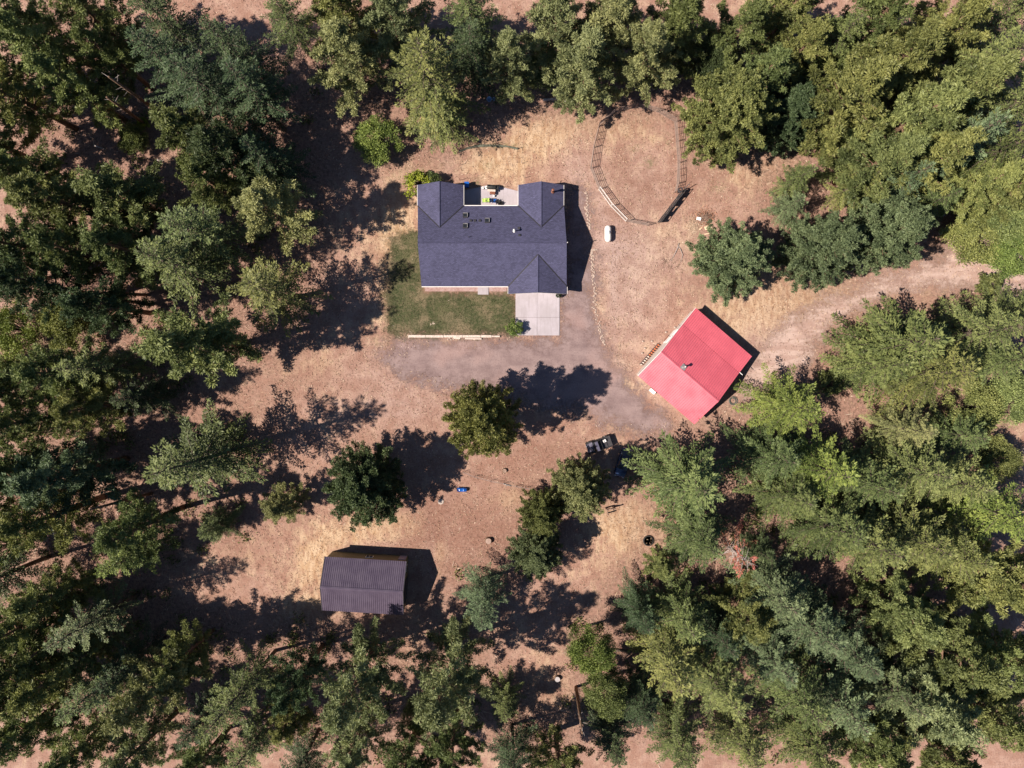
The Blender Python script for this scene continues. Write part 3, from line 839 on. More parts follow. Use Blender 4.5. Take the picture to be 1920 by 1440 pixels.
xs = np.concatenate([[-1500, -600, -250, -120], np.arange(-80, 80.01, .5), [120, 250, 600, 1500]])
ys = np.concatenate([[-1500, -600, -250, -110], np.arange(-62, 62.01, .5), [110, 250, 600, 1500]])
X, Y = np.meshgrid(xs, ys)
nx, ny = len(xs), len(ys)
Zg = np.zeros_like(X)
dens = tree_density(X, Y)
gold = np.full_like(X, .14); bare = np.zeros_like(X); brown = np.zeros_like(X); green = np.zeros_like(X)
for b in [(1400, 300, 70, 50, .8), (1480, 300, 60, 60, .5), (1500, 560, 150, 60, .7), (1380, 610, 60, 40, .5), (1190, 985, 80, 50, 1.0), (1010, 255, 90, 40, .6), (930, 310, 70, 40, .8),
          (650, 1000, 70, 30, .6), (600, 1060, 30, 50, .9), (740, 985, 70, 25, .6), (1010, 1320, 90, 60, .4), (1250, 1010, 40, 30, .7), (970, 930, 40, 30, .5), (830, 1040, 20, 40, .5), (880, 950, 80, 40, .2),
          (740, 470, 50, 120, .7), (780, 400, 60, 60, .2), (1070, 230, 60, 40, .4), (1180, 240, 60, 30, .4), (1250, 430, 60, 40, .2), (1330, 200, 30, 40, .4), (1180, 520, 70, 70, .3), (560, 690, 80, 20, .3), (560, 1150, 40, 60, .4), (760, 1220, 40, 60, .3)]:
    gold += blob(X, Y, *b)
for b in [(1180, 560, 60, 130, .6), (1090, 330, 40, 80, .5), (700, 690, 120, 40, .3), (1260, 470, 80, 60, .4), (1200, 340, 50, 50, .35), (1420, 640, 60, 60, .5), (1150, 450, 50, 60, .6), (840, 300, 20, 60, .4), (1380, 740, 50, 40, .6), (760, 760, 120, 60, .35)]:
    bare += blob(X, Y, *b)
for b in [(808, 1000, 9, 80, .7), (838, 990, 6, 90, .5), (700, 755, 120, 6, .5), (690, 775, 120, 6, .5), (1180, 700, 60, 8, .5, -.7), (1450, 660, 14, 60, .5, -.6), (1130, 400, 10, 70, .4), (1150, 560, 8, 90, .4)]:
    bare += blob(X, Y, *b)
for b in [(935, 273, 40, 6, .7), (1218, 305, 9, 9, .9), (1190, 280, 14, 6, .5), (1252, 266, 7, 6, .6), (740, 430, 30, 30, .25), (1345, 350, 14, 12, .5), (893, 342, 10, 6, .9), (915, 310, 16, 8, .5), (760, 330, 40, 30, .2), (770, 500, 40, 60, .35), (720, 640, 40, 12, .3), (100, 640, 90, 50, .6), (20, 700, 40, 40, .7), (1800, 800, 90, 60, .5), (1850, 480, 70, 60, .5), (1840, 720, 60, 60, .4), (1700, 330, 120, 60, .3)]:
    green += blob(X, Y, *b)
for b in [(890, 1000, 120, 100, .85), (1000, 860, 90, 45, .65), (800, 780, 90, 60, .3), (620, 700, 90, 50, .3), (480, 1000, 60, 60, .4), (1200, 370, 70, 50, .35), (1170, 310, 30, 60, .35), (800, 960, 40, 60, .5), (1010, 1290, 60, 50, .5), (760, 1270, 40, 70, .5), (1050, 790, 60, 30, .3), (560, 1180, 80, 50, .5), (560, 720, 60, 40, .25), (1090, 430, 14, 60, .3), (1310, 340, 40, 60, .2), (1140, 940, 30, 30, .4), (1500, 270, 30, 30, .5), (1250, 590, 20, 30, .3)]:
    brown += blob(X, Y, *b)
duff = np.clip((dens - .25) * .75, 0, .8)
me = bpy.data.meshes.new('ground')
V = np.stack([X, Y, Zg], -1).reshape(-1, 3)
idx = np.arange(nx * ny).reshape(ny, nx)
Fq = np.stack([idx[:-1, :-1], idx[:-1, 1:], idx[1:, 1:], idx[1:, :-1]], -1).reshape(-1, 4)
me.vertices.add(len(V)); me.vertices.foreach_set('co', V.reshape(-1))
me.loops.add(len(Fq) * 4); me.loops.foreach_set('vertex_index', Fq.reshape(-1).astype(np.int32))
me.polygons.add(len(Fq)); me.polygons.foreach_set('loop_start', np.arange(0, len(Fq) * 4, 4, dtype=np.int32))
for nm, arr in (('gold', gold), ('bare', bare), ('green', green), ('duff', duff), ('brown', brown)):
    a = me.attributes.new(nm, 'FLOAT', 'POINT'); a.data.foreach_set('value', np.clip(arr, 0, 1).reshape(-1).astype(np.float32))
me.materials.append(M['ground']); me.update(); me.validate()
tag(link('ground', me), None, None, kind='structure')

def sdf_poly(X, Y, poly):
    n = len(poly); d = np.full(X.shape, 1e9); ins = np.zeros(X.shape, bool)
    for i in range(n):
        ax, ay = poly[i]; bx, by = poly[(i+1) % n]
        ex, ey = bx-ax, by-ay
        t = np.clip(((X-ax)*ex + (Y-ay)*ey) / (ex*ex+ey*ey+1e-9), 0, 1)
        d = np.minimum(d, np.hypot(X-ax-ex*t, Y-ay-ey*t))
        c = ((ay > Y) != (by > Y)) & (X < (bx-ax)*(Y-ay)/((by-ay) if by != ay else 1e-9) + ax)
        ins ^= c
    return np.where(ins, d, -d)

def sheet(name, pixels, z, mat, fade=1.5, step=.4):
    poly = [(at(*p).x, at(*p).y) for p in pixels]
    x0 = min(p[0] for p in poly)-fade; x1 = max(p[0] for p in poly)+fade; y0 = min(p[1] for p in poly)-fade; y1 = max(p[1] for p in poly)+fade
    gx = np.arange(x0, x1+step, step); gy = np.arange(y0, y1+step, step)
    X, Y = np.meshgrid(gx, gy); s = sdf_poly(X, Y, poly)
    f = np.clip(.5 + s / (2*fade), 0, 1)
    keep = f > 0
    id_ = -np.ones(X.shape, int)
    cell = keep[:-1,:-1] | keep[1:,:-1] | keep[:-1,1:] | keep[1:,1:]
    use = np.zeros(X.shape, bool)
    use[:-1,:-1] |= cell; use[1:,:-1] |= cell; use[:-1,1:] |= cell; use[1:,1:] |= cell
    id_[use] = np.arange(use.sum())
    V = np.stack([X[use], Y[use], np.full(use.sum(), z)], -1)
    F = np.stack([id_[:-1,:-1], id_[:-1,1:], id_[1:,1:], id_[1:,:-1]], -1)[cell]
    me = bpy.data.meshes.new(name); me.from_pydata(V.tolist(), [], F.tolist())
    a = me.attributes.new('fade', 'FLOAT', 'POINT'); a.data.foreach_set('value', f[use].astype(np.float32))
    me.materials.append(mat)
    return tag(link(name, me), None, None, kind='structure')

sheet('gravel_driveway', [(765, 637), (1050, 637), (1052, 560), (1064, 552), (1062, 400), (1085, 345), (1096, 365), (1100, 430), (1108, 500), (1110, 560), (1118, 620), (1140, 670), (1185, 725), (1225, 770), (1260, 793),
      (1250, 815), (1190, 806), (1150, 795), (1100, 770), (1030, 765), (960, 745), (900, 728), (820, 722), (745, 705), (715, 668), (745, 640)], .004, M['gravel'], 2.6)
sheet('dirt_track', [(1385, 720), (1425, 655), (1470, 610), (1530, 575), (1600, 545), (1680, 515), (1760, 490), (1800, 440), (1850, 400), (1900, 440), (1960, 470), (1960, 560), (1880, 545), (1800, 535), (1720, 535), (1650, 555), (1590, 585), (1540, 625), (1510, 680), (1450, 720), (1410, 760)], .004, M['track'], 2.6)
sheet('lawn', [(735, 445), (790, 430), (800, 470), (793, 548), (957, 548), (966, 560), (966, 625), (760, 628), (727, 625), (724, 560), (727, 500)], .008, M['lawn'], 1.4, .3)

# concrete drive: four slabs with open joints, raised a little above the gravel
def slab_set(name, rects, z, parent_label):
    root = tag(bpy.data.objects.new(name, None), None, None, kind='structure'); col.objects.link(root)
    return root
drv = MB()
x0, x1, y1 = .50, 6.66, 10.6
y0 = 4.19; ym = 6.72; xm = 3.52
root = bpy.data.objects.new('concrete_drive', None); col.objects.link(root); tag(root, None, None, kind='structure')
for (a, b, c, d) in ((x0, xm-.012, ym+.012, y1), (xm+.012, x1, ym+.012, y1), (x0, xm-.012, y0, ym-.012), (xm+.012, x1, y0, ym-.012)):
    MB().box(((a+b)/2, (c+d)/2, .05), (b-a, d-c, .1)).build('concrete_slab', M['concrete'], root, bevel=.008)
root = bpy.data.objects.new('patio', None); col.objects.link(root); tag(root, None, None, kind='structure')
pa = [at(870, 358), at(925, 346), at(973, 361), at(973, 392), at(870, 392)]
pm = at(921, 380).x
MB().prism([(pa[0].x - 1.5, pa[4].y), (pm-.01, pa[4].y), (pm-.01, pa[1].y), (pa[0].x - 1.5, pa[0].y - .3)], 0, .09).build('concrete_slab', M['concrete'], root, bevel=.008)
MB().prism([(pm+.01, pa[4].y), (pa[3].x + .6, pa[3].y), (pa[2].x + .6, pa[2].y), (pm+.01, pa[1].y)], 0, .09).build('concrete_slab', M['concrete'], root, bevel=.008)
q = at(906, 545)
tag(MB().box((q.x, q.y, .06), (1.5, 1.1, .12)).build('entry_step', M['concrete'], None, bevel=.01), None, None, kind='structure')
q0 = at(797, 541); q1 = at(950, 541)
tag(MB().box(((q0.x+q1.x)/2, q0.y+.1, .02), (q1.x-q0.x, 1.0, .04)).build('planting_bed', M['brick'], None), None, None, kind='structure')

# dry grass: tens of thousands of blades
def blades(name, n, sampler, lmin, lmax, w, tint, mat, up=.5, seed=3, kind='stuff'):
    r = np.random.default_rng(seed)
    P = sampler(r, n); n = len(P)
    az = r.uniform(0, 2*np.pi, n); el = r.uniform(.1, up, n)
    D = np.stack([np.cos(az)*np.cos(el), np.sin(az)*np.cos(el), np.sin(el)], -1)
    me = leaf_mesh(name, P, D, r.uniform(lmin, lmax, n), np.full(n, w) * r.uniform(.6, 1.5, n), tint(r, n, P), mat, None, seed)
    return tag(link(name, me), None, None, kind=kind)

build_rects = [(-12.8, 9.4, 7.6, 24.6), (.4, 4.0, 6.8, 10.6), (-26.2, -34.6, -14.2, -26.0)]
bc = Vector((25, 0, 0))
def outdoors(P):
    ok = np.ones(len(P), bool)
    for (a, b, c, d) in build_rects: ok &= ~((P[:,0] > a) & (P[:,0] < c) & (P[:,1] > b) & (P[:,1] < d))
    ca, sa = math.cos(R_(40.5)), math.sin(R_(40.5))
    u = (P[:,0]-25)*ca - (P[:,1])*sa; v = (P[:,0]-25)*sa + (P[:,1])*ca
    ok &= ~((abs(u) < 5.4) & (abs(v) < 6.6))
    return ok
drive_poly = [(at(*p).x, at(*p).y) for p in [(780, 640), (1050, 637), (1066, 552), (1066, 400), (1085, 345), (1104, 430), (1110, 560), (1140, 670), (1260, 793), (1150, 795), (960, 740), (760, 690)]]
lawn_poly = [(at(*p).x, at(*p).y) for p in [(735, 445), (790, 430), (793, 548), (966, 552), (966, 627), (727, 625), (724, 560)]]
def dry_sampler(r, n):
    P = np.stack([r.uniform(-72, 72, n*2), r.uniform(-54, 54, n*2), np.zeros(n*2)], -1)
    ok = outdoors(P) & (sdf_poly(P[:,0], P[:,1], drive_poly) < 0) & (sdf_poly(P[:,0], P[:,1], lawn_poly) < 0)
    # clumpy: keep more where a low frequency field is high
    f = .5 + .25*np.sin(P[:,0]*.9 + 1.3*np.sin(P[:,1]*.53)) + .25*np.sin(P[:,1]*1.1 + 1.7*np.sin(P[:,0]*.47))
    ok &= r.uniform(0, 1, len(P)) < .25 + .75*f
    return P[ok][:n]
blades('dry_grass', 130000, dry_sampler, .15, .5, .055, lambda r, n, P: np.clip(r.normal(.58, .30, n), 0, 1), M['blade'], .7, 3)
def lawn_sampler(r, n):
    a = np.array(lawn_poly); P = np.stack([r.uniform(a[:,0].min(), a[:,0].max(), n*2), r.uniform(a[:,1].min(), a[:,1].max(), n*2), np.full(n*2, .008)], -1)
    return P[(sdf_poly(P[:,0], P[:,1], lawn_poly) > 0) & outdoors(P)][:n]
lg = blades('lawn_grass', 9000, lawn_sampler, .08, .2, .05, lambda r, n, P: r.uniform(0, 1, n), M['leaf'], .9, 4)
lg.color = (.085, .09, .045, 1)
# understorey of the forest: low leafy growth and fallen twigs
tb = np.array([(x, y) for (x, y, r, k) in tree_bases if k in 'FPDBTQO'])
def under_sampler(r, n):
    c = tb[r.integers(0, len(tb), n // 60)] + r.normal(0, 2.6, (n // 60, 2))
    P = np.repeat(c, 60, 0) + r.normal(0, .45, (len(c)*60, 2))
    P = np.concatenate([P, np.abs(r.normal(0, .35, (len(P), 1)))], 1)
    inside = sdf_poly(P[:,0], P[:,1], [(at(*p).x, at(*p).y) for p in [(520, 250), (700, 200), (1060, 180), (1330, 190), (1560, 300), (1780, 400), (1780, 540), (1540, 640), (1390, 740), (1150, 800), (1160, 930), (1270, 960), (1260, 1045), (1150, 1030), (820, 1060), (480, 1000), (500, 640)]])
    return P[outdoors(P) & (inside < 0)]
ug = blades('undergrowth', 42000, under_sampler, .2, .4, .2, lambda r, n, P: r.uniform(0, 1, n), M['leaf'], .9, 5)
ug.color = (.105, .115, .038, 1)
def twig_sampler(r, n):
    c = tb[r.integers(0, len(tb), n)] + r.normal(0, 3.2, (n, 2))
    P = np.concatenate([c, np.full((n, 1), .03)], 1)
    inside = sdf_poly(P[:,0], P[:,1], [(at(*p).x, at(*p).y) for p in [(520, 250), (700, 200), (1060, 180), (1330, 190), (1560, 300), (1780, 400), (1780, 540), (1540, 640), (1390, 740), (1150, 800), (1160, 930), (1270, 960), (1260, 1045), (1150, 1030), (820, 1060), (480, 1000), (500, 640)]])
    return P[outdoors(P) & (inside < 0)]
tw = blades('fallen_twigs', 9000, twig_sampler, .4, 1.5, .06, lambda r, n, P: np.clip(r.normal(.75, .25, n), 0, 1), M['blade'], .2, 6)
# ---------------------------------------------------------------- the house
ZE = 2.7
def xw(y): return -12.8 + (24.45 - y) * .035
def xe(y): return 6.96 + (24.45 - y) * .035
house = thing('house', (-2.6, 16.2, 0), 0, 'large house under dark grey shingle roof with rear wings and front garage gable', 'house')
def hp(m, name, mat, bevel=0.0, smooth=False, label=None, parent=None):
    """part given in world coordinates, stored relative to the house base"""
    m.v = [(p[0] + 2.6, p[1] - 16.2, p[2]) for p in m.v]
    return m.build(name, mat, parent or house, smooth, bevel, label)
YN, YS, YR = 21.63, 10.74, 16.2; ZR = ZE + 5.45 * .417
w = MB()
o_ = .45
w.prism([(xw(YS)+o_, YS+o_), (xe(YS)-o_, YS+o_), (xe(YN)-o_, YN-o_), (xw(YN)+o_, YN-o_)], 0, ZE - .14)
hp(w, 'wall', M['brick'])
for (a, b) in ((-12.8, -6.58), (.87, 6.96)):
    hp(MB().prism([(a+o_+.05, YN-o_-.01), (b-o_, YN-o_-.01), (b-o_, 24.45-.35), (a+o_, 24.45-.35)], 0, ZE - .14), 'wing_wall', M['siding'])
    for sx in (.28, .72):
        f = hp(MB().box((a + (b-a)*sx, 24.115, 1.5), (1.15, .06, 1.15)), 'window', M['white'])
        hp(MB().box((a + (b-a)*sx, 24.15, 1.5), (.95, .03, .95)), 'pane', M['glass'], parent=f)
    hp(MB().add([(a+o_, 24.06, ZE-.14), (b-o_, 24.06, ZE-.14), ((a+b)/2, 24.06, ZE+1.02), (a+o_, 23.9, ZE-.14), (b-o_, 23.9, ZE-.14), ((a+b)/2, 23.9, ZE+1.02)], [(0,1,2),(3,5,4),(0,2,5,3),(1,4,5,2)]), 'wing_gable', M['siding'])
hp(MB().prism([(-.05, 10.2), (7.0, 10.2), (7.0, YS+o_-.01), (-.05, YS+o_-.01)], 0, ZE - .14), 'garage_wall', M['siding'])
hp(MB().add([(-.05, 10.2, ZE-.14), (7.0, 10.2, ZE-.14), (3.47, 10.2, ZE+1.4), (-.05, 10.35, ZE-.14), (7.0, 10.35, ZE-.14), (3.47, 10.35, ZE+1.4)], [(0,2,1),(3,4,5),(0,3,5,2),(1,2,5,4)]), 'garage_gable', M['siding'])
gd = hp(MB().box((3.5, 10.17, 1.1), (4.9, .05, 2.15)), 'garage_door', M['white'])
for k in range(4):
    hp(MB().box((3.5, 10.135, .32 + k*.53), (4.8, .02, .46)), 'door_panel', M['white'], parent=gd)
for x in (-10.6, -8.2, -3.6):
    f = hp(MB().box((x, YS+o_-.03, 1.5), (1.5, .06, 1.2)), 'window', M['white'])
    hp(MB().box((x, YS+o_-.07, 1.5), (1.3, .03, 1.0)), 'pane', M['glass'], parent=f)
d_ = hp(MB().box((-5.55, YS+o_-.03, 1.05), (1.0, .06, 2.1)), 'front_door', M['bronze'], label='brown front door over the concrete step')
hp(MB().tube([(-5.2, YS+o_-.07, 1.0), (-5.2, YS+o_-.12, 1.0)], .04), 'handle', M['steel'], parent=d_)
for x in (xw(YR), xe(YR)):
    s = 1 if x < 0 else -1
    hp(MB().add([(x+s*o_, YS+o_, ZE-.14), (x+s*o_, YN-o_, ZE-.14), (x+s*o_, YR, ZR-.35), (x+s*(o_+.1), YS+o_, ZE-.14), (x+s*(o_+.1), YN-o_, ZE-.14), (x+s*(o_+.1), YR, ZR-.35)], [(0,1,2),(3,5,4),(0,2,5,3),(1,4,5,2)]), 'gable_end', M['siding'])
t_ = .12
hp(MB().slab([(xw(YN), YN, ZE), (xw(YR), YR, ZR), (xe(YR), YR, ZR), (xe(YN), YN, ZE)], t_).slab([(xw(YS), YS, ZE), (xe(YS), YS, ZE), (xe(YR), YR, ZR), (xw(YR), YR, ZR)], t_), 'main_roof', M['shingle'])
def gable_roof(name, x0, x1, y_end, y_in, skew):
    xm_ = (x0 + x1) / 2; zr = ZE + (x1 - x0) / 2 * .417 + .03
    z0 = ZE + .03
    m = MB()
    m.slab([(x0, y_end, z0), (xm_, y_end + skew, zr), (xm_, y_in, zr), (x0, y_in, z0)], t_)
    m.slab([(x1, y_end, z0), (x1, y_in, z0), (xm_, y_in, zr), (xm_, y_end + skew, zr)], t_)
    r_ = hp(m, name, M['shingle'])
    # ridge cap
    hp(MB().tube([(xm_, y_end + skew, zr + .005), (xm_, y_in, zr + .005)], .07, 6), 'ridge_cap', M['shingle'], parent=r_)
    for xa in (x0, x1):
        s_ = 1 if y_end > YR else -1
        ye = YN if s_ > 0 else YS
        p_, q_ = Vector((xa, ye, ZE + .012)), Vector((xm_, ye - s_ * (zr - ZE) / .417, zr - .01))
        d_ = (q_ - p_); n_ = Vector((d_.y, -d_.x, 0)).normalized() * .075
        hp(MB().slab([p_ + n_ + Vector((0,0,.045)), p_ - n_ + Vector((0,0,.045)), q_ - n_ + Vector((0,0,.045)), q_ + n_ + Vector((0,0,.045))], .05), 'valley_shade_strip', M['valley_shade'], parent=r_)  # dark strip painting the shadow line of the gable overhang
    return zr
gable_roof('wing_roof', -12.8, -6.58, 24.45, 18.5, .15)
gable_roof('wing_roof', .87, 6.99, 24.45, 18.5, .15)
gable_roof('garage_roof', -.51, 7.48, 9.73, 14.75, -.0)
hp(MB().tube([(xw(YR), YR, ZR + .01), (xe(YR), YR, ZR + .01)], .08, 6), 'ridge_cap', M['shingle'])
# white fascia boards and gutters along the eaves
f = MB()
f.box(((-12.3 - .55) / 2, YS - .05, ZE - .07), (11.75, .1, .16))
f.box(((-6.5 + .8) / 2, YN + .05, ZE - .07), (7.2, .1, .16))
for (x, ya, yb) in ((-12.85, 21.7, 24.45), (-6.53, 21.7, 24.45), (.82, 21.7, 24.45), (7.04, 21.7, 24.45), (-.56, 9.73, 10.68), (7.53, 9.73, 10.68)):
    f.box((x, (ya + yb) / 2, ZE - .06), (.05, yb - ya, .12))
hp(f, 'gutter', M['fascia'])
def rake(p, q):
    p, q = Vector(p) - Vector((0,0,.125)), Vector(q) - Vector((0,0,.125))
    w_ = Vector((0, .07 if p.y < 12 else -.07, 0))
    return MB().slab([p, q, q + w_, p + w_], .18)
for (x0, x1, y, sk) in ((-12.8, -6.58, 24.45, .15), (.87, 6.99, 24.45, .15), (-.51, 7.48, 9.73, 0)):
    xm_ = (x0+x1)/2; zr = ZE + (x1-x0)/2*.417
    hp(rake((x0, y, ZE), (xm_, y+sk, zr)), 'rake_board', M['fascia']); hp(rake((x1, y, ZE), (xm_, y+sk, zr)), 'rake_board', M['fascia'])
def roof_z(y): return ZE + (YN - y) * .417 if y > YR else ZE + (y - YS) * .417
def on_roof(px, py):
    p = at(px, py, 4.0); z = roof_z(p.y); p = at(px, py, z); return Vector((p.x, p.y, roof_z(p.y)))
tilt = Matrix.Rotation(-math.atan(.417), 3, 'X')
for (px, py) in ((872.5, 404), (872.5, 424), (913.5, 414)):
    p = on_roof(px, py)
    s = hp(MB().box(p + Vector((0, 0, .10)), (.66, .66, .22), m=tilt), 'skylight', M['dark'], bevel=.015)
    hp(MB().box(p + Vector((0, .02, .225)), (.50, .42, .02), m=tilt), 'pane', M['glass'], parent=s)
    hp(MB().box(p + tilt @ Vector((0, .27, .225)), (.60, .09, .03), m=tilt), 'flashing', M['steel'], parent=s)
    hp(MB().box(p + tilt @ Vector((.29, 0, .225)), (.08, .60, .03), m=tilt), 'flashing', M['steel'], parent=s)
for (px, py) in ((882.5, 414), (890.5, 414), (899.5, 414), (973, 428), (974, 441.5)):
    p = on_roof(px, py)
    v = hp(MB().box(p + Vector((0, 0, .07)), (.34, .26, .14), m=tilt), 'roof_vent', M['dark'], bevel=.03)
    hp(MB().box(p + tilt @ Vector((0, .15, .06)), (.30, .06, .06), m=tilt), 'vent_hood', M['black'], parent=v)
p = on_roof(964, 434)
v = hp(MB().lathe([(.07, -.1), (.07, .85), (.07, .9)], 10, p), 'vent_pipe', M['white'])
hp(MB().lathe([(.15, .9), (.16, .95), (.05, 1.08), (.01, 1.1)], 12, p), 'pipe_cap', M['white'], parent=v)
hp(MB().lathe([(.2, -.1), (.16, .1), (.08, .16)], 12, p), 'pipe_collar', M['white'], parent=v)
p = on_roof(878.5, 445)
hp(MB().lathe([(.05, -.1), (.05, .4)], 8, p), 'plumbing_vent', M['dark'])
q = at(1036, 360, 3.3); q.z = ZE + (6.99 - q.x) * .417
v = hp(MB().lathe([(.11, -.2), (.11, .95)], 12, q), 'flue', M['bronze'])
hp(MB().lathe([(.19, .95), (.2, 1.05), (.16, 1.15), (.05, 1.2)], 12, q), 'flue_cap', M['bronze'], parent=v)
hp(MB().lathe([(.3, -.1), (.2, .12), (.12, .14)], 12, q), 'flue_collar', M['bronze'], parent=v)
hp(MB().tube([(xe(YR)+.06, YR+.05, ZR-.2), (xe(YR)+.1, YR+.05, ZR+.35)], .05), 'antenna_mast', M['white'])

# ---------------------------------------------------------------- ribbed metal roofs
def ribbed(x0, x1, a, b, pitch=.30, rib=.05, rw=.055, th=.05):
    """a, b: (y, z) of the lower and the upper edge; ribs run from one to the other"""
    prof = []
    n = int((x1 - x0) / pitch)
    for k in range(n + 1):
        c = x0 + (x1 - x0) * k / n
        for dx, dz in ((-rw, 0), (-rw*.45, rib), (rw*.45, rib), (rw, 0)):
            if x0 - 1e-6 <= c + dx <= x1 + 1e-6: prof.append((c + dx, dz))
    if prof[0][0] > x0: prof.insert(0, (x0, prof[0][1]))
    if prof[-1][0] < x1: prof.append((x1, prof[-1][1]))
    N = len(prof); m = MB()
    v = [(x, a[0], a[1] + dz) for x, dz in prof] + [(x, b[0], b[1] + dz) for x, dz in prof] + [(x, a[0], a[1] - th) for x, dz in prof] + [(x, b[0], b[1] - th) for x, dz in prof]
    f = []
    for i in range(N - 1):
        f += [(i, i+1, N+i+1, N+i), (2*N+i, 3*N+i, 3*N+i+1, 2*N+i+1), (i, 2*N+i, 2*N+i+1, i+1), (N+i, N+i+1, 3*N+i+1, 3*N+i)]
    f += [(0, N, 3*N, 2*N), (N-1, 3*N-1, 4*N-1, 2*N-1)]
    return m.add(v, f)

# workshop with the red roof: local x along the ridge, local y across it towards the lean-to
RW = R_(-40.6)
W0 = Vector((17.18, -1.44, 0))
ux = Vector((math.cos(RW), math.sin(RW), 0)); uy = Vector((-math.sin(RW), math.cos(RW), 0))
shop = thing('workshop', W0 + ux * 5.08 + uy * 6.1, RW, 'workshop under a bright red ribbed metal roof, set askew beside the gravel drive', 'workshop')
LX, HY = 5.08, 6.115
zs, zr, zk, zn = 2.95, 4.65, 3.05, 2.42
yS, yR, yK, yN = -6.1, -1.88, 3.13, 6.13
MB().prism([(-LX+.12, yS+.35), (LX-.35, yS+.35), (LX-.35, yN-.3), (-LX+.12, yN-.3)], 0, zn - .15).build('wall', M['siding'], shop)
for x in (-LX+.12, LX-.35):
    s = 1 if x < 0 else -1
    pr = [(yS+.35, zn-.15), (yN-.3, zn-.15), (yK, zk-.12), (yR, zr-.12), (yS+.35, zs-.02)]
    MB().add([(x, y, z) for y, z in pr] + [(x + s*.1, y, z) for y, z in pr], [(0,1,2,3,4), (9,8,7,6,5)] + [(i, 5+i, 5+(i+1) % 5, (i+1) % 5) for i in range(5)]).build('gable_wall', M['siding'], shop)
MB().box((0, yS+.40, (zn+zs)/2-.1), (2*LX-.6, .1, zs-zn)).build('eave_wall', M['siding'], shop)
ribbed(-LX, LX, (yS, zs), (yR, zr)).build('roof_slope', M['red'], shop, label='sun facing red roof slope above the drive')
ribbed(-LX, LX, (yK, zk), (yR, zr)).build('roof_slope', M['red'], shop, label='red roof slope with the flue, facing away from the sun')
ribbed(-LX, LX, (yN, zn), (yK + .03, zk + .012)).build('lean_to_roof', M['red'], shop, label='flatter red roof over the lean-to')
MB().slab([(-LX-.02, yR-.22, zr-.03), (LX+.02, yR-.22, zr-.03), (LX+.02, yR, zr+.06), (-LX-.02, yR, zr+.06)], .03).slab([(-LX-.02, yR, zr+.06), (LX+.02, yR, zr+.06), (LX+.02, yR+.22, zr-.03), (-LX-.02, yR+.22, zr-.03)], .03).build('ridge_cap', M['red'], shop)
for a, b in (((yS, zs), (yR, zr)), ((yR, zr), (yK, zk)), ((yK, zk), (yN, zn))):
    MB().slab([(-LX-.06, a[0], a[1]+.01), (-LX-.06, b[0], b[1]+.01), (-LX-.003, b[0], b[1]+.01), (-LX-.003, a[0], a[1]+.01)], .2).build('rake_board', M['fascia'], shop)
fx, fy = -1.45, -1.35
fz = zr - (fy - yR) * (zr - zk) / (yK - yR)
fl = MB().lathe([(.12, -.2), (.12, .9)], 12, (fx, fy, fz)).build('flue', M['steel'], shop, True)
MB().lathe([(.2, .9), (.21, .98), (.05, 1.1)], 12, (fx, fy, fz)).build('flue_cap', M['steel'], fl, True)
MB().slab([(fx-.35, fy-.45, fz+.2), (fx+.35, fy-.45, fz+.2), (fx+.35, fy+.3, fz+.03), (fx-.35, fy+.3, fz+.03)], .08).build('flashing', M['steel'], fl)
MB().tube([(-LX-.05, yK-.3, 2.6), (-LX-.5, yK-.3, 2.72)], .03).build('lamp_arm', M['dark'], shop)
MB().tube([(-LX-.05, yK-2.3, 2.6), (-LX-.45, yK-2.3, 2.72)], .03).build('lamp_arm', M['dark'], shop)
MB().tube([(LX, yK+.12, zk+.05), (LX+.55, yK+.12, zk-.02)], .05).build('gutter_spout', M['white'], shop)
d_ = MB().box((-LX+.1, 1.2, 1.05), (.06, 2.4, 2.1)).build('shop_door', M['white'], shop)
for k in range(4): MB().box((-LX+.06, 1.2, .3+k*.5), (.03, 2.3, .44)).build('door_panel', M['white'], d_)
f_ = MB().box((1.5, yS+.33, 1.6), (1.2, .06, .9)).build('window', M['white'], shop)
MB().box((1.5, yS+.29, 1.6), (1.0, .03, .7)).build('pane', M['glass'], f_)
f_ = MB().box((LX-.33, 2, 1.5), (.06, 1.2, .9)).build('window', M['white'], shop)
MB().box((LX-.29, 2, 1.5), (.03, 1.0, .7)).build('pane', M['glass'], f_)

# long shed with the brown roof
RS = R_(-3.4)
shed = thing('shed', Vector((-20.24, -30.2, 0)), RS, 'long shed with a brown ribbed metal roof and olive metal walls, partly in tree shade', 'shed')
LS, DS = 5.55, 3.72
MB().prism([(-LS+.15, -DS+.15), (LS-.15, -DS+.15), (LS-.15, DS-.15), (-LS+.15, DS-.15)], 0, 3.2).build('wall', M['olive'], shed)
for x in (-LS+.15, LS-.25):
    MB().add([(x, -DS+.15, 3.2), (x, DS-.15, 3.2), (x, 0, 4.8), (x+.1, -DS+.15, 3.2), (x+.1, DS-.15, 3.2), (x+.1, 0, 4.8)], [(0,1,2),(5,4,3),(0,2,5,3),(1,4,5,2)]).build('gable_wall', M['olive'], shed)
ribbed(-LS, LS, (DS, 3.3), (0, 4.95), .27, .045).build('roof_slope', M['brown'], shed, label='brown roof slope facing the yard')
ribbed(-LS, LS, (-DS, 3.3), (0, 4.95), .27, .045).build('roof_slope', M['brown'], shed, label='brown roof slope half covered by tree shadow')
MB().slab([(-LS-.02, -.2, 4.93), (LS+.02, -.2, 4.93), (LS+.02, 0, 5.02), (-LS-.02, 0, 5.02)], .03).slab([(-LS-.02, 0, 5.02), (LS+.02, 0, 5.02), (LS+.02, .2, 4.93), (-LS-.02, .2, 4.93)], .03).build('ridge_cap', M['brown'], shed)
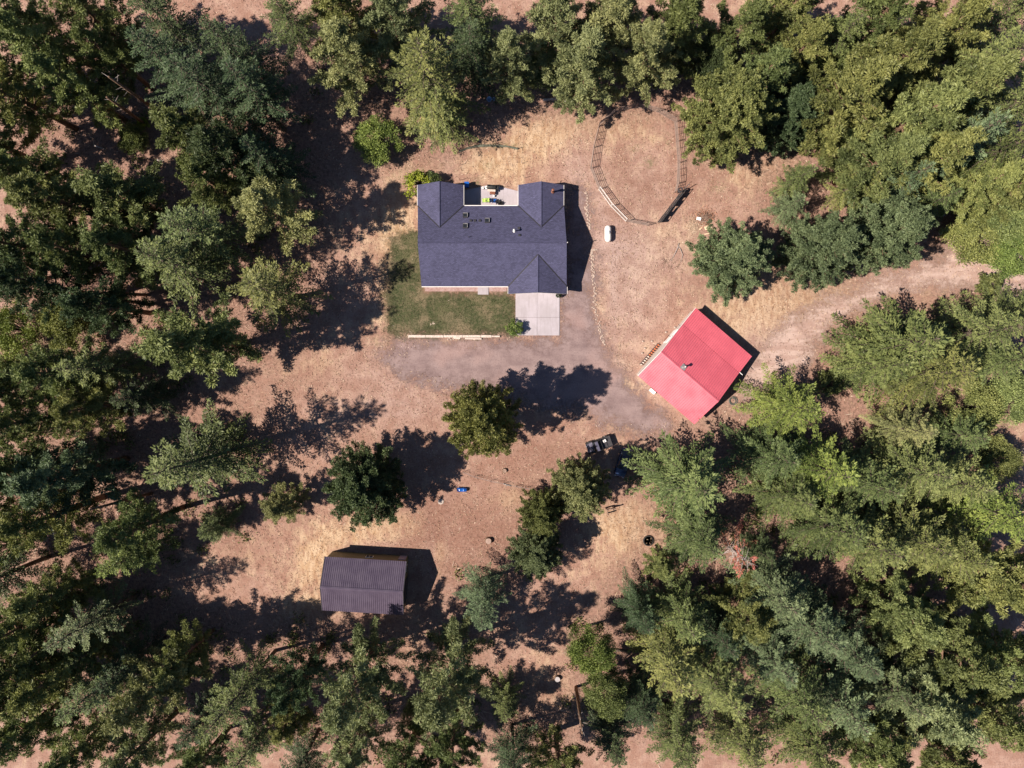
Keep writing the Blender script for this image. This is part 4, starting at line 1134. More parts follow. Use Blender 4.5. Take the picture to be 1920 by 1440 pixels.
for s in (-1, 1):
    for x in (-LS-.05, LS+.05):
        MB().slab([(x-.045, s*DS, 3.33), (x+.045, s*DS, 3.33), (x+.045, 0, 4.98), (x-.045, 0, 4.98)], .2).build('rake_board', M['dark'], shed)
wf = MB().box((.2, DS-.12, 1.7), (1.0, .07, .8)).build('window', M['white'], shed)
for s in (-.23, .23): MB().box((.2 + s, DS-.075, 1.7), (.38, .03, .62)).build('pane', M['glass'], wf)
dr = MB().box((4.75, DS-.12, 1.2), (1.0, .06, 2.0)).build('door', M['palegrey'], shed, label='pale grey side door of the shed')
MB().tube([(4.4, DS-.06, 1.15), (4.4, DS-.02, 1.15)], .04).build('handle', M['steel'], dr)
wf = MB().box((LS-.12, 2.3, 1.7), (.07, .9, .8)).build('window', M['white'], shed)
MB().box((LS-.075, 2.3, 1.7), (.03, .7, .6)).build('pane', M['glass'], wf)
bd = MB().box((LS-.12, -.9, 1.35), (.06, 3.2, 2.7)).build('roller_door', M['dark'], shed)
for k in range(5): MB().box((LS-.08, -.9, .3+k*.52), (.03, 3.1, .46)).build('door_panel', M['dark'], bd)

# ---------------------------------------------------------------- round pen of pipe panels
pen_c = at(1195, 315)
pen = thing('round_pen_fence', pen_c, 0, 'round livestock pen of pale pipe panels beside the house, gap on its south-east side', 'fence')
P_L = [(1264, 362), (1268.5, 345), (1270, 306), (1267, 266), (1264, 229), (1231, 210), (1192, 202), (1152, 211), (1122, 237), (1112, 277), (1106.5, 316), (1122, 355), (1145, 387), (1173, 415.5), (1214, 423.5)]
for i in range(len(P_L) - 1):
    a = at(*P_L[i]) - pen_c; b = at(*P_L[i+1]) - pen_c
    d = (b - a); ln = d.length; d.normalize()
    a = a + d * .05; b = b - d * .05
    pn = None
    white = i in (11, 12)
    fm = MB()
    for q in (a, b): fm.tube([q, q + Vector((0,0,1.62))], .035, 6)
    fm.tube([a + Vector((0,0,1.62)), b + Vector((0,0,1.62))], .03 if not white else .04, 6).tube([a + Vector((0,0,.22)), b + Vector((0,0,.22))], .032, 6)
    pn = fm.build('panel', M['white'] if white else M['pipe'], pen, label='white painted pen panel on the house side' if white else None)
    for k in range(4):
        z = .5 + k * .28
        MB().tube([a + Vector((0,0,z)), b + Vector((0,0,z))], .024, 5).build('rail', M['pipe'], pn)
    for s in (.33, .67):
        q = a.lerp(b, s); MB().tube([q + Vector((0,0,.22)), q + Vector((0,0,1.6))], .032, 5).build('upright', M['pipe'], pn)
ga, gb = at(1233, 417), at(1279, 357)
gate = thing('pen_gate', ga, 0, 'long dark gate panel wrapped in green-black mesh, leaning open at the round pen gap', 'gate')
gd_ = gb - ga; nrm = Vector((gd_.y, -gd_.x, 0)).normalized()
lean = nrm * .30 + Vector((0,0,1.5))
fm = MB()
fm.tube([Vector((0,0,.1)), gd_ + Vector((0,0,.1))], .05).tube([lean, gd_ + lean], .05).tube([Vector((0,0,.05)), lean * 1.05], .05).tube([gd_, gd_ + lean * 1.05], .05)
fm.build('frame', M['dark'], gate)
for s in (.25, .5, .75): MB().tube([gd_ * s, gd_ * s + lean], .035).build('upright', M['dark'], gate)
for k in (.25, .5, .75): MB().tube([lean * k, lean * k + gd_], .03).build('rail', M['dark'], gate)
vv, ff = [], []
rg = random.Random(5)
for i in range(13):
    for j in range(5):
        vv.append(gd_ * (i/12) + lean * (.08 + .86*j/4) + nrm * (.07 + rg.uniform(-.04, .08)))
for i in range(12):
    for j in range(4): (rg.random() < .8) and ff.append((i*5+j, i*5+j+1, i*5+j+6, i*5+j+5))
MB().add(vv, ff).build('mesh_cover', M['tarp'], gate)
MB().tube([gd_ + Vector((0,0,1.2)), gd_ + Vector((.72,.55,1.5))], .05).build('brace_pole', M['dark'], gate)
q = at(1270, 362)
c_ = thing('wire_coil', q, 0, 'dark coil of hose hung over the end post of the pen gate', 'coil')
MB().tube([(0,0,0), (0,0,1.6)], .06).build('post', M['dark'], c_)
MB().ring((0, 0, 1.62), .3, .07, 20, 6).ring((.04, .03, 1.74), .27, .06, 20, 6).build('coil', M['dark'], c_)

# ---------------------------------------------------------------- propane tank
q = at(1138.5, 440)
tk = thing('propane_tank', q, R_(1), 'white capsule shaped gas tank lying between house and round pen', 'gas tank')
pr = [(0.001, -1.14)] + [(.45 * math.cos(a), -.78 - .36*math.sin(-a)*-1) for a in ()]
pr = [(.01, -1.15), (.16, -1.12), (.30, -1.03), (.40, -.9), (.455, -.72), (.455, .72), (.40, .9), (.30, 1.03), (.16, 1.12), (.01, 1.15)]
MB().lathe(pr, 24, (0, 0, .72), 'Y').build('tank', M['white'], tk, True)
MB().lathe([(.19, 0), (.19, .14), (.12, .19), (.01, .2)], 14, (0, .1, 1.15)).build('valve_dome', M['white'], tk, True)
for y in (-.6, .6): MB().box((0, y, .17), (.6, .14, .34)).build('foot', M['concrete'], tk)
MB().tube([(0, .1, 1.2), (.46, .05, .9), (.48, .05, .05)], .02).build('supply_pipe', M['dark'], tk)

# ---------------------------------------------------------------- utility vehicle (nose to the left)
q = at(1121, 833)
uv = thing('utility_vehicle', q, R_(19.5), 'open dark utility vehicle with a shiny bonnet and a white box in its bed', 'vehicle')
body = MB().add([(-1.75,-.55,.45),(-1.75,.55,.45),(-1.65,-.6,.85),(-1.65,.6,.85),(-.75,-.72,1.05),(-.75,.72,1.05),(-.72,-.74,.4),(-.72,.74,.4)],
      [(0,2,3,1),(2,4,5,3),(4,6,7,5),(0,1,7,6),(0,6,4,2),(1,3,5,7)]).build('hood', M['gloss'], uv, bevel=.05)
MB().box((0, 0, .42), (2.4, 1.5, .2)).build('chassis', M['black'], uv, bevel=.03)
bed = MB().box((1.15, 0, .75), (1.35, 1.5, .08))
for y in (-.73, .73): bed.box((1.15, y, .93), (1.35, .06, .36))
for x in (.5, 1.8): bed.box((x, 0, .93), (.06, 1.42, .36))
bed.build('cargo_bed', M['dark'], uv)
for (x, y) in ((-1.25,-.72),(-1.25,.72),(1.2,-.72),(1.2,.72)):
    wh = MB().lathe([(.12,-.13),(.3,-.14),(.34,-.08),(.34,.08),(.3,.14),(.12,.13)], 18, (x, y, .34), 'Y').build('wheel', M['rubber'], uv)
    MB().lathe([(.18,-.15),(.18,.15)], 12, (x, y, .34), 'Y').build('rim', M['steel'], wh)
    MB().box((x, y, .74), (.85, .3, .06)).build('fender', M['black'], uv, bevel=.02)
for y in (-.36, .36):
    s = MB().box((-.12, y, .72), (.5, .55, .16)).build('seat', M['black'], uv, bevel=.04)
    MB().box((.16, y, 1.02), (.12, .55, .6)).build('backrest', M['black'], s, bevel=.04)
cg = MB()
for y in (-.68, .68): cg.tube([(-.8,y,.95), (-.45,y,1.75), (.35,y,1.78), (.5,y,.95)], .035)
for x, z in ((-.45,1.75),(.35,1.78)): cg.tube([(x,-.68,z),(x,.68,z)], .035)
cg.build('roll_cage', M['black'], uv)
MB().box((-.28, 0, 1.82), (.42, 1.36, .05)).build('roof_panel', M['gloss'], uv, bevel=.02)
MB().slab([(-.82,-.64,1.0), (-.82,.64,1.0), (-.5,.64,1.7), (-.5,-.64,1.7)], .02).build('windscreen', M['glass'], uv)
MB().ring((-.5, -.36, 1.05), .17, .02, 16, 6).build('steering_wheel', M['black'], uv)
for y in (-.38, .38): MB().box((-1.71, y, .7), (.06, .24, .12)).build('headlight', M['white'], uv)
for y in (-.6, .6): MB().box((1.85, y, .9), (.04, .1, .2)).build('taillight', M['red'], uv)
bx_ = tag(MB().box((0,0,.16), (.38,.34,.3)).box((0,0,.33), (.42,.38,.05)).build('storage_box', M['white'], None, bevel=.02), 'small white box lying in the bed of the utility vehicle', 'box')
bx_.location = uv.matrix_basis @ Vector((.95, .3, .8)); bx_.rotation_euler.z = R_(25)

# car in the shade
q = at(1168, 866)
car = thing('parked_car', q, R_(72), 'dark blue car parked in deep shade beside the broad star shaped fir', 'car')
def car_body(sec):
    vs_, fs_ = [], []
    for (x, w, z0, z1, rw) in sec:
        vs_ += [(x,-w,z0),(x,-w,(z0*.4+z1*.6)),(x,-rw,z1),(x,rw,z1),(x,w,(z0*.4+z1*.6)),(x,w,z0)]
    for i in range(len(sec)-1):
        for k in range(6): fs_.append((i*6+k, i*6+(k+1)%6, (i+1)*6+(k+1)%6, (i+1)*6+k))
    fs_.append((5,4,3,2,1,0)); n = (len(sec)-1)*6; fs_.append(tuple(n+k for k in range(6)))
    return MB().add(vs_, fs_)
car_body([(-2.1,.62,.35,.65,.5),(-1.95,.78,.25,.82,.66),(-1.1,.86,.22,.95,.78),(-.7,.87,.22,.98,.8),(1.5,.87,.22,1.0,.8),(1.95,.8,.25,.95,.7),(2.1,.66,.35,.8,.55)]).build('body', M['navy'], car, True, .03)
car_body([(-.95,.8,.95,1.0,.72),(-.25,.74,.95,1.42,.6),(1.0,.74,.95,1.45,.6),(1.65,.8,.95,1.02,.7)]).build('cabin', M['glass'], car, False, .03)
MB().box((.38, 0, 1.47), (1.25, 1.16, .05)).build('roof', M['navy'], car, bevel=.03)
for (x, y) in ((-1.3,-.8),(-1.3,.8),(1.3,-.8),(1.3,.8)):
    wh = MB().lathe([(.14,-.1),(.29,-.11),(.32,-.06),(.32,.06),(.29,.11),(.14,.1)], 18, (x, y, .32), 'Y').build('wheel', M['rubber'], car)
    MB().lathe([(.2,-.115),(.2,.115)], 12, (x, y, .32), 'Y').build('rim', M['steel'], wh)
for y in (-.55, .55):
    MB().box((-2.06, y, .66), (.08, .28, .12)).build('headlight', M['white'], car); MB().box((2.07, y, .78), (.06, .2, .12)).build('taillight', M['red'], car)
MB().box((0, 0, .24), (3.9, 1.6, .1)).build('underbody', M['black'], car)
for y in (-.93, .93): MB().box((-.65, y, 1.0), (.12, .14, .1)).build('mirror', M['navy'], car)
# ---------------------------------------------------------------- small things
q = at(866.5, 917.5)
b_ = thing('plastic_barrel', q, R_(-1), 'glossy blue plastic barrel lying on the dry grass near two trees', 'barrel')
MB().lathe([(.05,-.72),(.2,-.7),(.28,-.62),(.29,-.3),(.31,-.27),(.29,-.24),(.29,.24),(.31,.27),(.29,.3),(.28,.62),(.2,.7),(.05,.72)], 20, (0,0,.3), 'X').build('drum', M['blue'], b_, True)
for y in (-.1, .12): MB().lathe([(.05, 0), (.05, .05)], 8, (.73, y, .3), 'X').build('bung', M['skyblue'], b_, True)

q = at(826.5, 940.5)
c_ = thing('slatted_cover', q, R_(80), 'round grey slatted wooden cover lying on bare grass north of the brown shed', 'cover')
for k in range(6):
    y = -.33 + k * .132; L_ = 2 * math.sqrt(max(.03, .40**2 - y*y))
    MB().box((0, y, .09), (L_, .10, .04)).build('slat', M['wood'], c_)
MB().ring((0,0,.05), .36, .035, 22, 6).build('hoop', M['dark'], c_)

def stump(px, py, r, h, label, mat='stumpface'):
    q = at(px, py); o = thing('tree_stump', q, 0, label, 'stump')
    rr = random.Random(int(px)); n = 14
    prof = [[(r*(f*rr.uniform(.92,1.08))*math.cos(6.283*k/n), r*(f*rr.uniform(.92,1.08))*math.sin(6.283*k/n), z) for k in range(n)] for f, z in ((1.35, -.05), (1.08, h*.3), (1, h))]
    vs_ = [p for ring in prof for p in ring]; fs_ = [(i*n+k, i*n+(k+1)%n, (i+1)*n+(k+1)%n, (i+1)*n+k) for i in range(2) for k in range(n)]
    MB().add(vs_, fs_).build('bark', M['bark_pine'], o)
    MB().add([(p[0]*.97, p[1]*.97, h) for p in prof[2]], [tuple(range(n))]).build('cut_face', M[mat], o)
stump(916, 1013, .42, .55, 'pale cut stump alone on the dry grass east of the brown shed')
stump(946, 882, .3, .35, 'dark low stump under the lone pine by the drive', 'twig')
stump(1045, 1271, .38, .5, 'grey stump at the top of the bare patch in the south', 'greyrock')

q = at(1215.5, 1013.5)
t_ = thing('tyre_ring', q, 0, 'black tyre ring lying on golden grass near the small olive pine', 'tyre')
MB().lathe([(.63,-.0),(.71,.0),(.76,.04),(.76,.17),(.71,.21),(.63,.21),(.61,.17),(.61,.04),(.63,0)], 30).build('tread', M['rubber'], t_, True)
MB().ring((0,0,.2), .64, .03, 30, 6).build('bead', M['rubber'], t_)

q = at(1374, 751.5)
h_ = thing('hose_coil', q, 0, 'loose grey coil of hose on bare dirt behind the red roofed workshop', 'hose')
rr = random.Random(3)
pts = []
for k in range(150):
    a = k * .32; rad = .32 + .28 * abs(math.sin(k * .045)) + rr.uniform(-.02, .02)
    pts.append((rad*math.cos(a) + .06*math.sin(k*.07), rad*math.sin(a), .04 + .0009*k))
MB().tube(pts, .026, 6).build('hose', M['hose'], h_, True)

q = at(1222, 733.5)
o_ = thing('metal_unit', q, R_(-40), 'small white boxed outdoor unit on the ground at the sunny eave of the workshop', 'air conditioner')
MB().box((0,0,.3), (.85,.4,.55)).build('cabinet', M['white'], o_, bevel=.03)
MB().box((0,0,.6), (.9,.44,.04)).build('lid', M['white'], o_, bevel=.01)
for x in (-.3,.3): MB().box((x,0,.02), (.12,.46,.05)).build('foot', M['concrete'], o_)

q = at(1404, 763)
o_ = thing('garden_chair', q, R_(30), 'white plastic garden chair at the edge of the bright fir', 'chair')
MB().box((0,0,.42), (.5,.48,.04)).build('seat', M['white'], o_, bevel=.015)
MB().box((0,.25,.68), (.5,.04,.5), m=Matrix.Rotation(R_(-12),3,'X')).build('backrest', M['white'], o_, bevel=.015)
for x in (-.22,.22):
    for y in (-.2,.22): MB().tube([(x,y,.42),(x*1.1,y*1.1,0)], .025).build('leg', M['white'], o_)
    MB().box((x*1.2,.0,.62), (.05,.46,.03)).build('armrest', M['white'], o_)

# slatted orange rack of boards beside the workshop
q = at(1217, 664)
o_ = thing('slatted_rack', q, R_(49.4), 'slatted rack, half orange and half bare wood, leaning along the white wall of the workshop', 'rack')
for k in range(11):
    x = -1.85 + k*.36
    MB().box((x, -.05, .32), (.17, .42, .06), m=Matrix.Rotation(R_(-40),3,'X')).build('slat', M['orange'] if k > 4 else M['wood'], o_, bevel=.008)
for y, z in ((-.22,.12),(.14,.46)): MB().box((-.05, y, z), (3.9,.06,.06)).build('runner', M['dark'], o_)
for k, (px, py) in enumerate(((1205, 640), (1209, 653), (1204, 662), (1222, 640), (1248, 623), (1265, 614))):
    q = at(px, py)
    tag(MB().rock((0,0,.1), (.2,.16,.14), 70+k).build('garden_stone', M['rock'], None), ['stone of the workshop bed furthest from the wall', 'stone above the middle of the orange rack', 'stone at the lower end of the orange rack', 'stone beyond the upper end of the orange rack', 'stone beside the rusty brown trough', 'stone highest up the workshop wall'][k], 'stone', 'stones in the workshop bed').location = q
q = at(1250, 635)
tag(MB().box((0,0,.12), (.9,.3,.2)).box((0,0,.23), (.94,.34,.04)).build('planter_box', M['bronze'], None, bevel=.02), 'rusty brown trough by the white wall of the workshop', 'planter').location = q
bpy.data.objects['planter_box'].rotation_euler.z = R_(49)

# patio furniture
PZ = .09
def patio_chair(px, py, rz, fab, label):
    q = at(px, py); o = thing('folding_chair', (q.x, q.y, PZ), rz, label, 'chair', 'chairs on the patio')
    MB().box((0,0,.4), (.55,.5,.03)).build('seat', fab, o, bevel=.01)
    MB().box((0,.3,.68), (.55,.03,.6), m=Matrix.Rotation(R_(-18),3,'X')).build('backrest', fab, o, bevel=.01)
    for x in (-.28,.28):
        MB().tube([(x,-.26,0),(x,.22,.45)], .016).build('leg', M['dark'], o); MB().tube([(x,.3,0),(x,-.2,.42)], .016).build('leg', M['dark'], o)
        MB().tube([(x,-.28,.6),(x,.25,.62)], .02).build('armrest', M['dark'], o)
patio_chair(908.5, 377, R_(185), M['lime'], 'lime green folding chair on the patio'); patio_chair(914.8, 376.5, R_(172), M['lime'], 'narrower looking lime folding chair touching the blue one')
patio_chair(921.5, 377, R_(190), M['navy'], 'navy folding chair between lime and blue chairs')
patio_chair(927, 378, R_(176), M['blue'], 'bright blue folding chair with pale arms on the patio')
patio_chair(933, 379.5, R_(200), M['black'], 'black folding chair at the end of the patio chairs')
q = at(938, 382.5)
tag(MB().lathe([(.05,0),(.28,.08),(.34,.24),(.28,.42),(.05,.5)], 16).build('pouffe', M['black'], None, True), 'black round pouffe beside the black folding chair', 'pouffe').location = (q.x, q.y, PZ)
q = at(922, 354)
g_ = thing('barbecue', (q.x, q.y, PZ), R_(-3), 'black smoker barbecue with a chimney on the patio edge', 'barbecue')
MB().lathe([(.05,-.62),(.3,-.6),(.32,-.55),(.32,.55),(.3,.6),(.05,.62)], 18, (0,0,.85), 'X').build('barrel', M['black'], g_, True)
MB().box((.75,-.05,.7), (.42,.46,.42)).build('firebox', M['black'], g_, bevel=.03)
MB().box((0,-.45,.78), (1.1,.3,.04)).build('front_shelf', M['wood'], g_)
MB().tube([(-.5,.1,1.1),(-.5,.1,1.6)], .06, 10).build('chimney', M['black'], g_)
for x in (-.5,.5):
    for y in (-.22,.22): MB().tube([(x,y,.6),(x*1.05,y*1.2,0)], .025).build('leg', M['dark'], g_)
q = at(923.5, 364)
g_ = thing('side_table', (q.x, q.y, PZ), R_(-8), 'low brown side table in front of the barbecue', 'table')
MB().box((0,0,.55), (.75,.4,.04)).build('tabletop', M['bronze'], g_, bevel=.01)
for x in (-.33,.33):
    for y in (-.16,.16): MB().box((x,y,.27), (.05,.05,.53)).build('leg', M['dark'], g_)
for (px, py, nm) in ((906, 354, 'smaller white metal bucket left of the barbecue'), (912.5, 353.5, 'larger white metal bucket touching the barbecue')):
    q = at(px, py); r_ = .17 if 'smaller' in nm else .22
    o_ = thing('metal_bucket', (q.x, q.y, PZ), 0, nm, 'bucket', 'buckets by the barbecue')
    MB().lathe([(r_*.8,0),(r_,.5),(r_*1.06,.52),(r_*.7,.53),(r_*.2,.5)], 16).build('pail', M['white'], o_, True)
    MB().lathe([(r_*.3,.52),(r_*.3,.56)], 10).build('knob', M['black'], o_)
q = at(926.5, 368.5)
tag(MB().lathe([(.12,0),(.16,.25),(.1,.36),(.03,.38)], 12).build('patio_pot', M['white'], None, True), 'white pot beside the low brown side table', 'pot').location = (q.x, q.y, PZ)
q = at(874, 349)
o_ = thing('recycling_bin', (q.x + .15, q.y, 0), 0, 'blue lidded bin against the rear wing of the house', 'bin')
MB().prism([(-.27,-.3),(.27,-.3),(.27,.3),(-.27,.3)], .1, 1.0).build('body', M['blue'], o_, bevel=.03)
MB().box((0,0,1.04), (.62,.7,.07)).build('lid', M['blue'], o_, bevel=.02)
for x in (-.24,.24): MB().lathe([(.11,-.03),(.11,.03)], 12, (x,.3,.11), 'X').build('wheel', M['rubber'], o_)

# low timber edging of the lawn with loose planks
te = thing('timber_edging', at(850, 631), 0, 'broken edging of pale timbers between the lawn and the gravel drive', 'edging')
base = at(850, 631)
xs_ = [766, 799, 832, 868, 902, 922, 938]
for k in range(6):
    a, b = at(xs_[k], 630.5 + .25*(k % 2)) - base, at(xs_[k+1]-.6, 630.8) - base
    MB().box(((a.x+b.x)/2, (a.y+b.y)/2, .12), (b.x-a.x, .34 if k < 5 else .22, .24), m=Matrix.Rotation(math.atan2(b.y-a.y, b.x-a.x) , 3, 'Z')).build('timber', M['wood'], te, bevel=.012)
def plank(p0, p1, w, label, mat='wood', z=.05, t=.06, lift=0.0):
    a, b = at(*p0), at(*p1); d = b - a
    o = MB().box((0,0,0), (d.length, w, t)).build('plank', M[mat], None, bevel=.006)
    o.location = (a + b) / 2 + Vector((0,0,z)); o.rotation_euler = (0, -lift, math.atan2(d.y, d.x))
    return tag(o, label, 'plank')
plank((872, 635), (903, 635.5), .2, 'long loose plank lying askew off the timber edging', 'wood', .16, .1)
plank((850, 634), (863, 634.5), .22, 'short loose plank below the middle of the timber edging', 'wood', .06)
for k, (px, py) in enumerate(((846, 637), (850, 635.5), (843, 634), (766.5, 633), (840, 636))):
    tag(MB().rock((0,0,.05), (.18,.14,.1), 40+k).build('edging_stone', M['rock'], None), ['stone furthest from the lawn below the timber edging', 'stone touching the short loose plank', 'stone between short plank and west end of the edging', 'stone alone at the west end of the timber edging', 'westernmost stone of the cluster by the short plank'][k], 'stone', 'stones at the timber edging').location = at(px, py)

# stones lining the gravel beside the house
rr = random.Random(12)
path1 = [(1100, 359), (1101, 388), (1103, 413), (1105.5, 430)]
path2 = [(1117, 468), (1111, 469), (1109, 484), (1112, 507), (1112, 529), (1115.5, 553), (1115.5, 576), (1120, 602), (1127, 629), (1134, 646)]
stones = [MB().rock((0,0,.06), (1,1,.75), s).mesh('border_stone', M['rock']) for s in range(6)]
for path, n in ((path1, 46), (path2, 125)):
    for k in range(n):
        t = (k + rr.random()) / n * (len(path) - 1); i = min(int(t), len(path)-2); f = t - i
        px = path[i][0]*(1-f) + path[i+1][0]*f + rr.gauss(0, 1.8); py = path[i][1]*(1-f) + path[i+1][1]*f
        o = link('border_stone', stones[k % 6]); q = at(px, py); s = rr.uniform(.07, .19)
        o.location = (q.x, q.y, .02); o.scale = (s, s*rr.uniform(.7,1), s*rr.uniform(.6,1)); o.rotation_euler.z = rr.uniform(0, 6)
        tag(o, 'small pale stone in the row bordering the gravel east of the house', 'stone', 'stones bordering the gravel')

# burn heap
q = at(1320, 408)
hp_ = thing('brush_pile', q, 0, 'heap of dry sticks and rusty brushwood between round pen and pine', 'brush pile')
m = MB(); rr = random.Random(9)
for k in range(150):
    a = rr.uniform(0, 6.283); r0 = rr.uniform(0, .9); c = Vector((r0*math.cos(a)*1.3, r0*math.sin(a)*.8, rr.uniform(.05,.4)*(1.2-r0)))
    d = Vector((rr.gauss(.5,.8), rr.gauss(.2,.7), rr.uniform(-.1,.35))).normalized() * rr.uniform(.4, 1.5)
    m.tube([c - d*.4, c + Vector((0,0,.05)), c + d*.6], [.02,.018,.006], 4)
tag(m.build('sticks', M['twig'], hp_), None, None, kind='stuff')
rg2 = np.random.default_rng(8); n = 500
P = np.stack([rg2.normal(0,.75,n), rg2.normal(.15,.55,n), rg2.uniform(.02,.3,n)], -1)
lm = leaf_mesh('dead_leaves', P, rg2.normal(size=(n,3))*np.array([1,1,.4]), rg2.uniform(.1,.25,n), rg2.uniform(.06,.12,n), rg2.uniform(0,1,n), M['leaf'], None, 8)
o_ = link('dead_leaves', lm, hp_); o_.color = (.40, .20, .12, 1); o_['kind'] = 'stuff'
plank((1301, 415.5), (1330, 417.5), .12, 'dark beam lying across the heap of sticks', 'twig', .42, .1)
plank((1305, 410), (1313, 412), .42, 'white board sticking up from the heap of sticks', 'white', .35, .03, .15)
plank((1321, 428.5), (1333, 424), .5, 'wide fresh board below the heap of sticks', 'lumber', .06, .03)
plank((1311, 431), (1318, 425.5), .14, 'narrow fresh board leading up to the heap of sticks', 'lumber', .05, .03)
plank((1320, 439.5), (1331, 437.5), .12, 'narrow fresh board lying apart below the wide one', 'lumber', .05, .03)
plank((1333, 432), (1336, 425), .1, 'short fresh board standing beside the wide one', 'lumber', .06, .03)
n = 1500; c0 = at(1302, 424)
P = np.stack([c0.x + rg2.normal(0,.55,n), c0.y + rg2.normal(0,.75,n), np.abs(rg2.normal(0,.05,n))], -1)
lm = leaf_mesh('straw', P, rg2.normal(size=(n,3))*np.array([1,1,.15]), rg2.uniform(.12,.35,n), rg2.uniform(.02,.05,n), rg2.uniform(.7,1,n), M['blade'], None, 9)
tag(link('straw', lm), None, None, kind='stuff')

# fallen forked branch in the yard
q = at(1266, 478)
fb = thing('fallen_branch', q, 0, 'forked dead branch lying on bare ground north of the workshop', 'branch')
def bp(px, py, z=.06): 
    p = at(px, py) - q; return Vector((p.x, p.y, z))
MB().tube([bp(1273, 456), bp(1270, 465, .12), bp(1266, 474, .14), bp(1262, 482), bp(1257, 490)], [.07, .065, .05, .035, .015], 6).build('limb', M['deadwood'], fb, True)
MB().tube([bp(1272, 462), bp(1275.5, 468, .16), bp(1279, 478, .2), bp(1278, 485), bp(1276, 492)], [.05,.045,.035,.025,.01], 6).build('limb', M['deadwood'], fb, True)
m = MB(); rr = random.Random(4)
for k in range(46):
    px, py = rr.uniform(1243, 1274), rr.uniform(483, 502); a = rr.uniform(3.6, 5.2); l_ = rr.uniform(3, 9)
    m.tube([bp(px, py, .05), bp(px + l_*.5*math.cos(a)+rr.uniform(-1,1), py - l_*.5*math.sin(a), .12), bp(px + l_*math.cos(a), py - l_*math.sin(a), .04)], [.014,.011,.005], 4)
tag(m.build('twigs', M['twig'], fb), None, None, kind='stuff')

# logs and pale wood
def log(p0, p1, r, label, mat='deadwood', cat='log'):
    a, b = at(*p0), at(*p1); o = thing('fallen_log', a, 0, label, cat)
    d = b - a; u = Vector((0,0,r*.9))
    MB().tube([u, d*.5 + u + Vector((0,0,.03)), d + u], [r, r*.9, r*.75], 8).build('trunk', M[mat], o, True)
    m = MB(); k = random.Random(int(p0[0]))
    for i in range(4):
        c = d*k.uniform(.1,.9) + u; w = k.uniform(0,6.28); m.tube([c, c + Vector((math.cos(w), math.sin(w), .5))*k.uniform(.3,.6)], [r*.3, .01], 5)
    tag(m.build('branch_stubs', M[mat], o), None, None, kind='stuff')
log((480, 443), (520, 434), .2, 'brown log lying at the foot of the pale pine that reaches into the yard', 'bark_pine')
log((1041, 182), (1062, 181), .2, 'upper pale log stacked at the edge of the north trees')
log((1018, 188), (1047, 186), .18, 'lower grey log stacked at the edge of the north trees')
log((1058, 190), (1077, 195), .2, 'short grey log under the pale pine at the north edge')
log((84, 310), (107, 312), .22, 'bleached white log on the litter strip of the west side')
log((178, 273), (196, 280), .1, 'thin curved white stick in the north-west forest gap')
log((295, 300), (306, 304), .14, 'short white log beside the olive pine in the north-west gap')
log((100, 990), (107, 1010), .18, 'bleached white wood on reddish soil in the west forest')
log((1130, 1217), (1200, 1221), .2, 'dark log crossing the red soil gap in the south-east', 'bark_fir')
log((1788, 215), (1808, 203), .16, 'bare grey dead limb in the crowns of the north-east slope')

# buckets in the shade
for (px, py, lb) in ((917.5, 188, 'pale blue tub half hidden in shade behind the house yard'), (926, 187.5, 'smaller pale tub right beside the pale blue tub')):
    q = at(px, py); r_ = .34 if px < 920 else .2
    o_ = thing('plastic_tub', q, 0, lb, 'tub')
    MB().lathe([(r_*.75,0),(r_,.42),(r_*1.08,.45),(r_*.9,.45),(r_*.7,.1),(.01,.08)], 18).build('basin', M['skyblue'], o_, True)
    for s in (-1, 1): MB().ring((s*r_*1.05,0,.4), .07, .015, 10, 5).build('handle', M['white'], o_)

# grey boulders by the thickets
for k, (px, py, s, lb) in enumerate(((1822, 396, .75, 'largest flat grey boulder at the edge of the yellow-green thicket'), (1805, 417, .6, 'rounded grey boulder buried in the yellow-green thicket'), (1808, 404, .42, 'small grey boulder between the two larger ones'),
        (1773, 396.5, .36, 'white rock on the dirt near the shaded track'), (1768, 403, .28, 'flat pale rock beside the white rock on the dirt'), (1763, 437, .4, 'broken bluish slab at the corner of the bright thicket'), (1779, 441, .42, 'second broken slab tucked into the bright thicket'),
        (1885, 517, .55, 'pinkish boulder where the track passes the shaded shrub'), (1905, 508, .5, 'pinkish boulder at the right edge of the track'))):
    tag(MB().rock((0,0,s*.25), (s,s*.75,s*.5), 90+k, 2).build('boulder', M['greyrock'] if k < 7 else M['rock'], None), lb, 'boulder', 'boulders near the thickets').location = at(px, py)

# wooden corner brace and posts of the old fence south of the drive
fz = thing('fence_brace', at(1140, 950), 0, 'brown wooden corner brace of the old wire fence beside the pale puffy pine', 'fence')
o0 = at(1140, 950)
def rel(px, py, z): 
    p = at(px, py) - o0; return Vector((p.x, p.y, z))
for (px, py) in ((1135, 952), (1151.5, 950.5), (1138.5, 962)):
    MB().tube([rel(px, py, -.2), rel(px, py, 1.5)], .1, 8).build('post', M['twig'], fz)
MB().tube([rel(1135, 952, 1.2), rel(1151.5, 950.5, 1.2)], .07, 7).build('brace_rail', M['twig'], fz)
MB().tube([rel(1135, 952, .2), rel(1151.5, 950.5, 1.1)], .05, 7).build('brace_rail', M['twig'], fz)
MB().tube([rel(1135, 952, 1.2), rel(1138.5, 962, 1.2)], .06, 7).build('brace_rail', M['twig'], fz)
wf_ = thing('wire_fence', at(965, 910), 0, 'sagging wire fence on thin posts across the dry grass south of the lone pine', 'fence')
o1 = at(965, 910)
pts_ = [(868, 884), (890, 893), (920, 901), (945, 906), (968, 911), (985, 914), (1010, 920)]
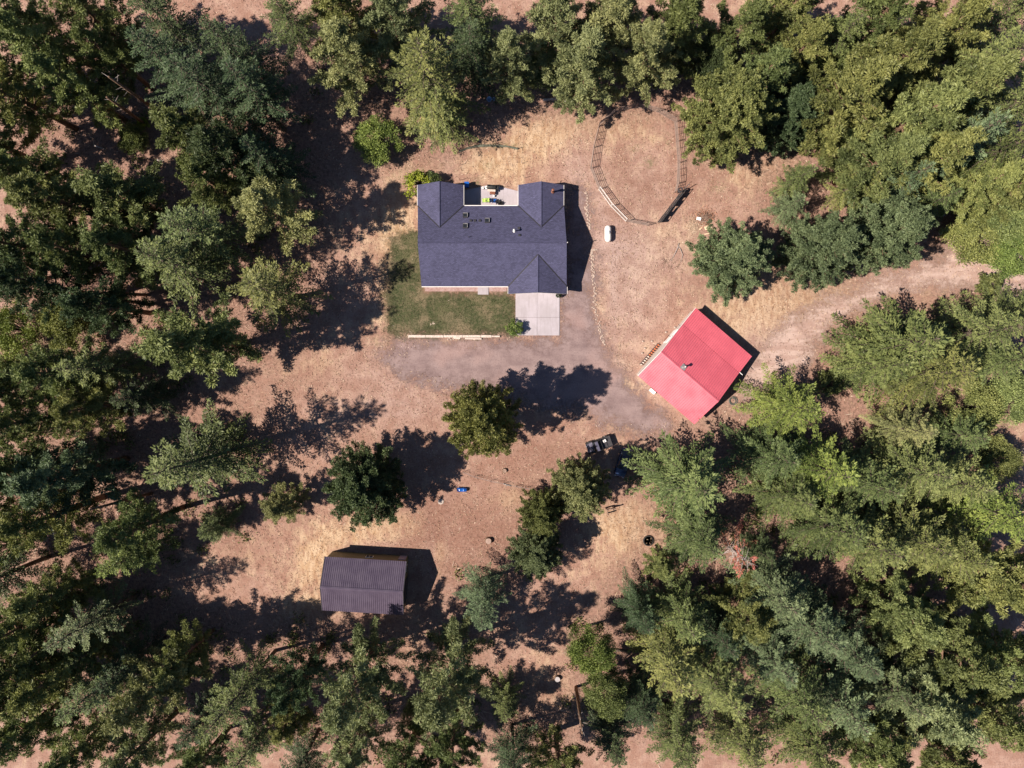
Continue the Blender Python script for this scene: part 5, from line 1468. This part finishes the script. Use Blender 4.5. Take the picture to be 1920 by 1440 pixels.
for i, (px, py) in enumerate(pts_):
    p = at(px, py) - o1
    MB().tube([(p.x, p.y, -.1), (p.x + .1, p.y, 1.15)], .03, 5).build('post', M['dark'], wf_)
for z in (.3, .6, .9):
    MB().tube([(at(px, py) - o1) + Vector((0,0,z)) for px, py in pts_], .012, 4).build('wire', M['steel'], wf_)
log((944, 907), (958, 911), .09, 'grey branch caught under the sagging wire fence')

# small fenced garden plot behind the house
gf = thing('garden_fence', at(925, 310), 0, 'thin posted garden fence with drooping dark netting behind the house', 'fence')
o2 = at(925, 310)
gp = [(862, 338), (861, 310), (860.5, 283), (897, 273), (935, 272.5), (971, 279), (978, 306), (983, 334)]
for px, py in gp:
    p = at(px, py) - o2
    MB().tube([(p.x, p.y, -.1), (p.x, p.y, 1.1)], .03, 6).build('post', M['wood'] if px > 975 else M['twig'], gf)
vv, ff = [], []
rr = random.Random(2)
net = [(861, 284), (875, 278), (897, 273.5), (915, 273), (935, 273), (952, 274.5), (971, 279)]
for i, (px, py) in enumerate(net):
    p = at(px, py) - o2
    for j in range(4):
        vv.append((p.x + rr.uniform(-.05,.05), p.y - .07*j + rr.uniform(-.07,.07), [.4,.28,.15,.03][j] + rr.uniform(-.1,.08)))
for i in range(len(net)-1):
    for j in range(3): ff.append((i*4+j, i*4+j+1, i*4+j+5, i*4+j+4))
MB().add(vv, ff).build('netting', M['netting'], gf)

# grey dead brush at the right edge
for (px, py, s, lb) in ((1905, 1145, 2.0, 'tangle of bare grey brush at the right edge above the sunlit edge pine'), (1895, 850, 1.8, 'heap of bare grey brush among low olive growth at the right edge'), (1690, 1215, 1.6, 'bare grey brush in the dark hollow of the south-east forest')):
    q = at(px, py, 1.5); q.z = 0
    o_ = thing('dead_brush', q, 0, lb, 'brush')
    rr = random.Random(int(px)); m = MB(); m2 = MB()
    for k in range(14):
        a = rr.uniform(0, 6.283); tip = Vector((math.cos(a)*s*rr.uniform(.5,1), math.sin(a)*s*rr.uniform(.5,1), s*rr.uniform(.9,1.5)))
        m.tube([Vector((0,0,0)), tip*.5 + Vector((0,0,.3)), tip], [.05,.03,.01], 4)
        for j in range(9):
            c = tip * rr.uniform(.4, 1); m2.tube([c, c + Vector((rr.gauss(0,.4), rr.gauss(0,.4), rr.uniform(0,.4)))], [.015,.006], 3)
    m.build('branches', M['deadwood'], o_); tag(m2.build('twigs', M['deadwood'], o_), None, None, kind='stuff')
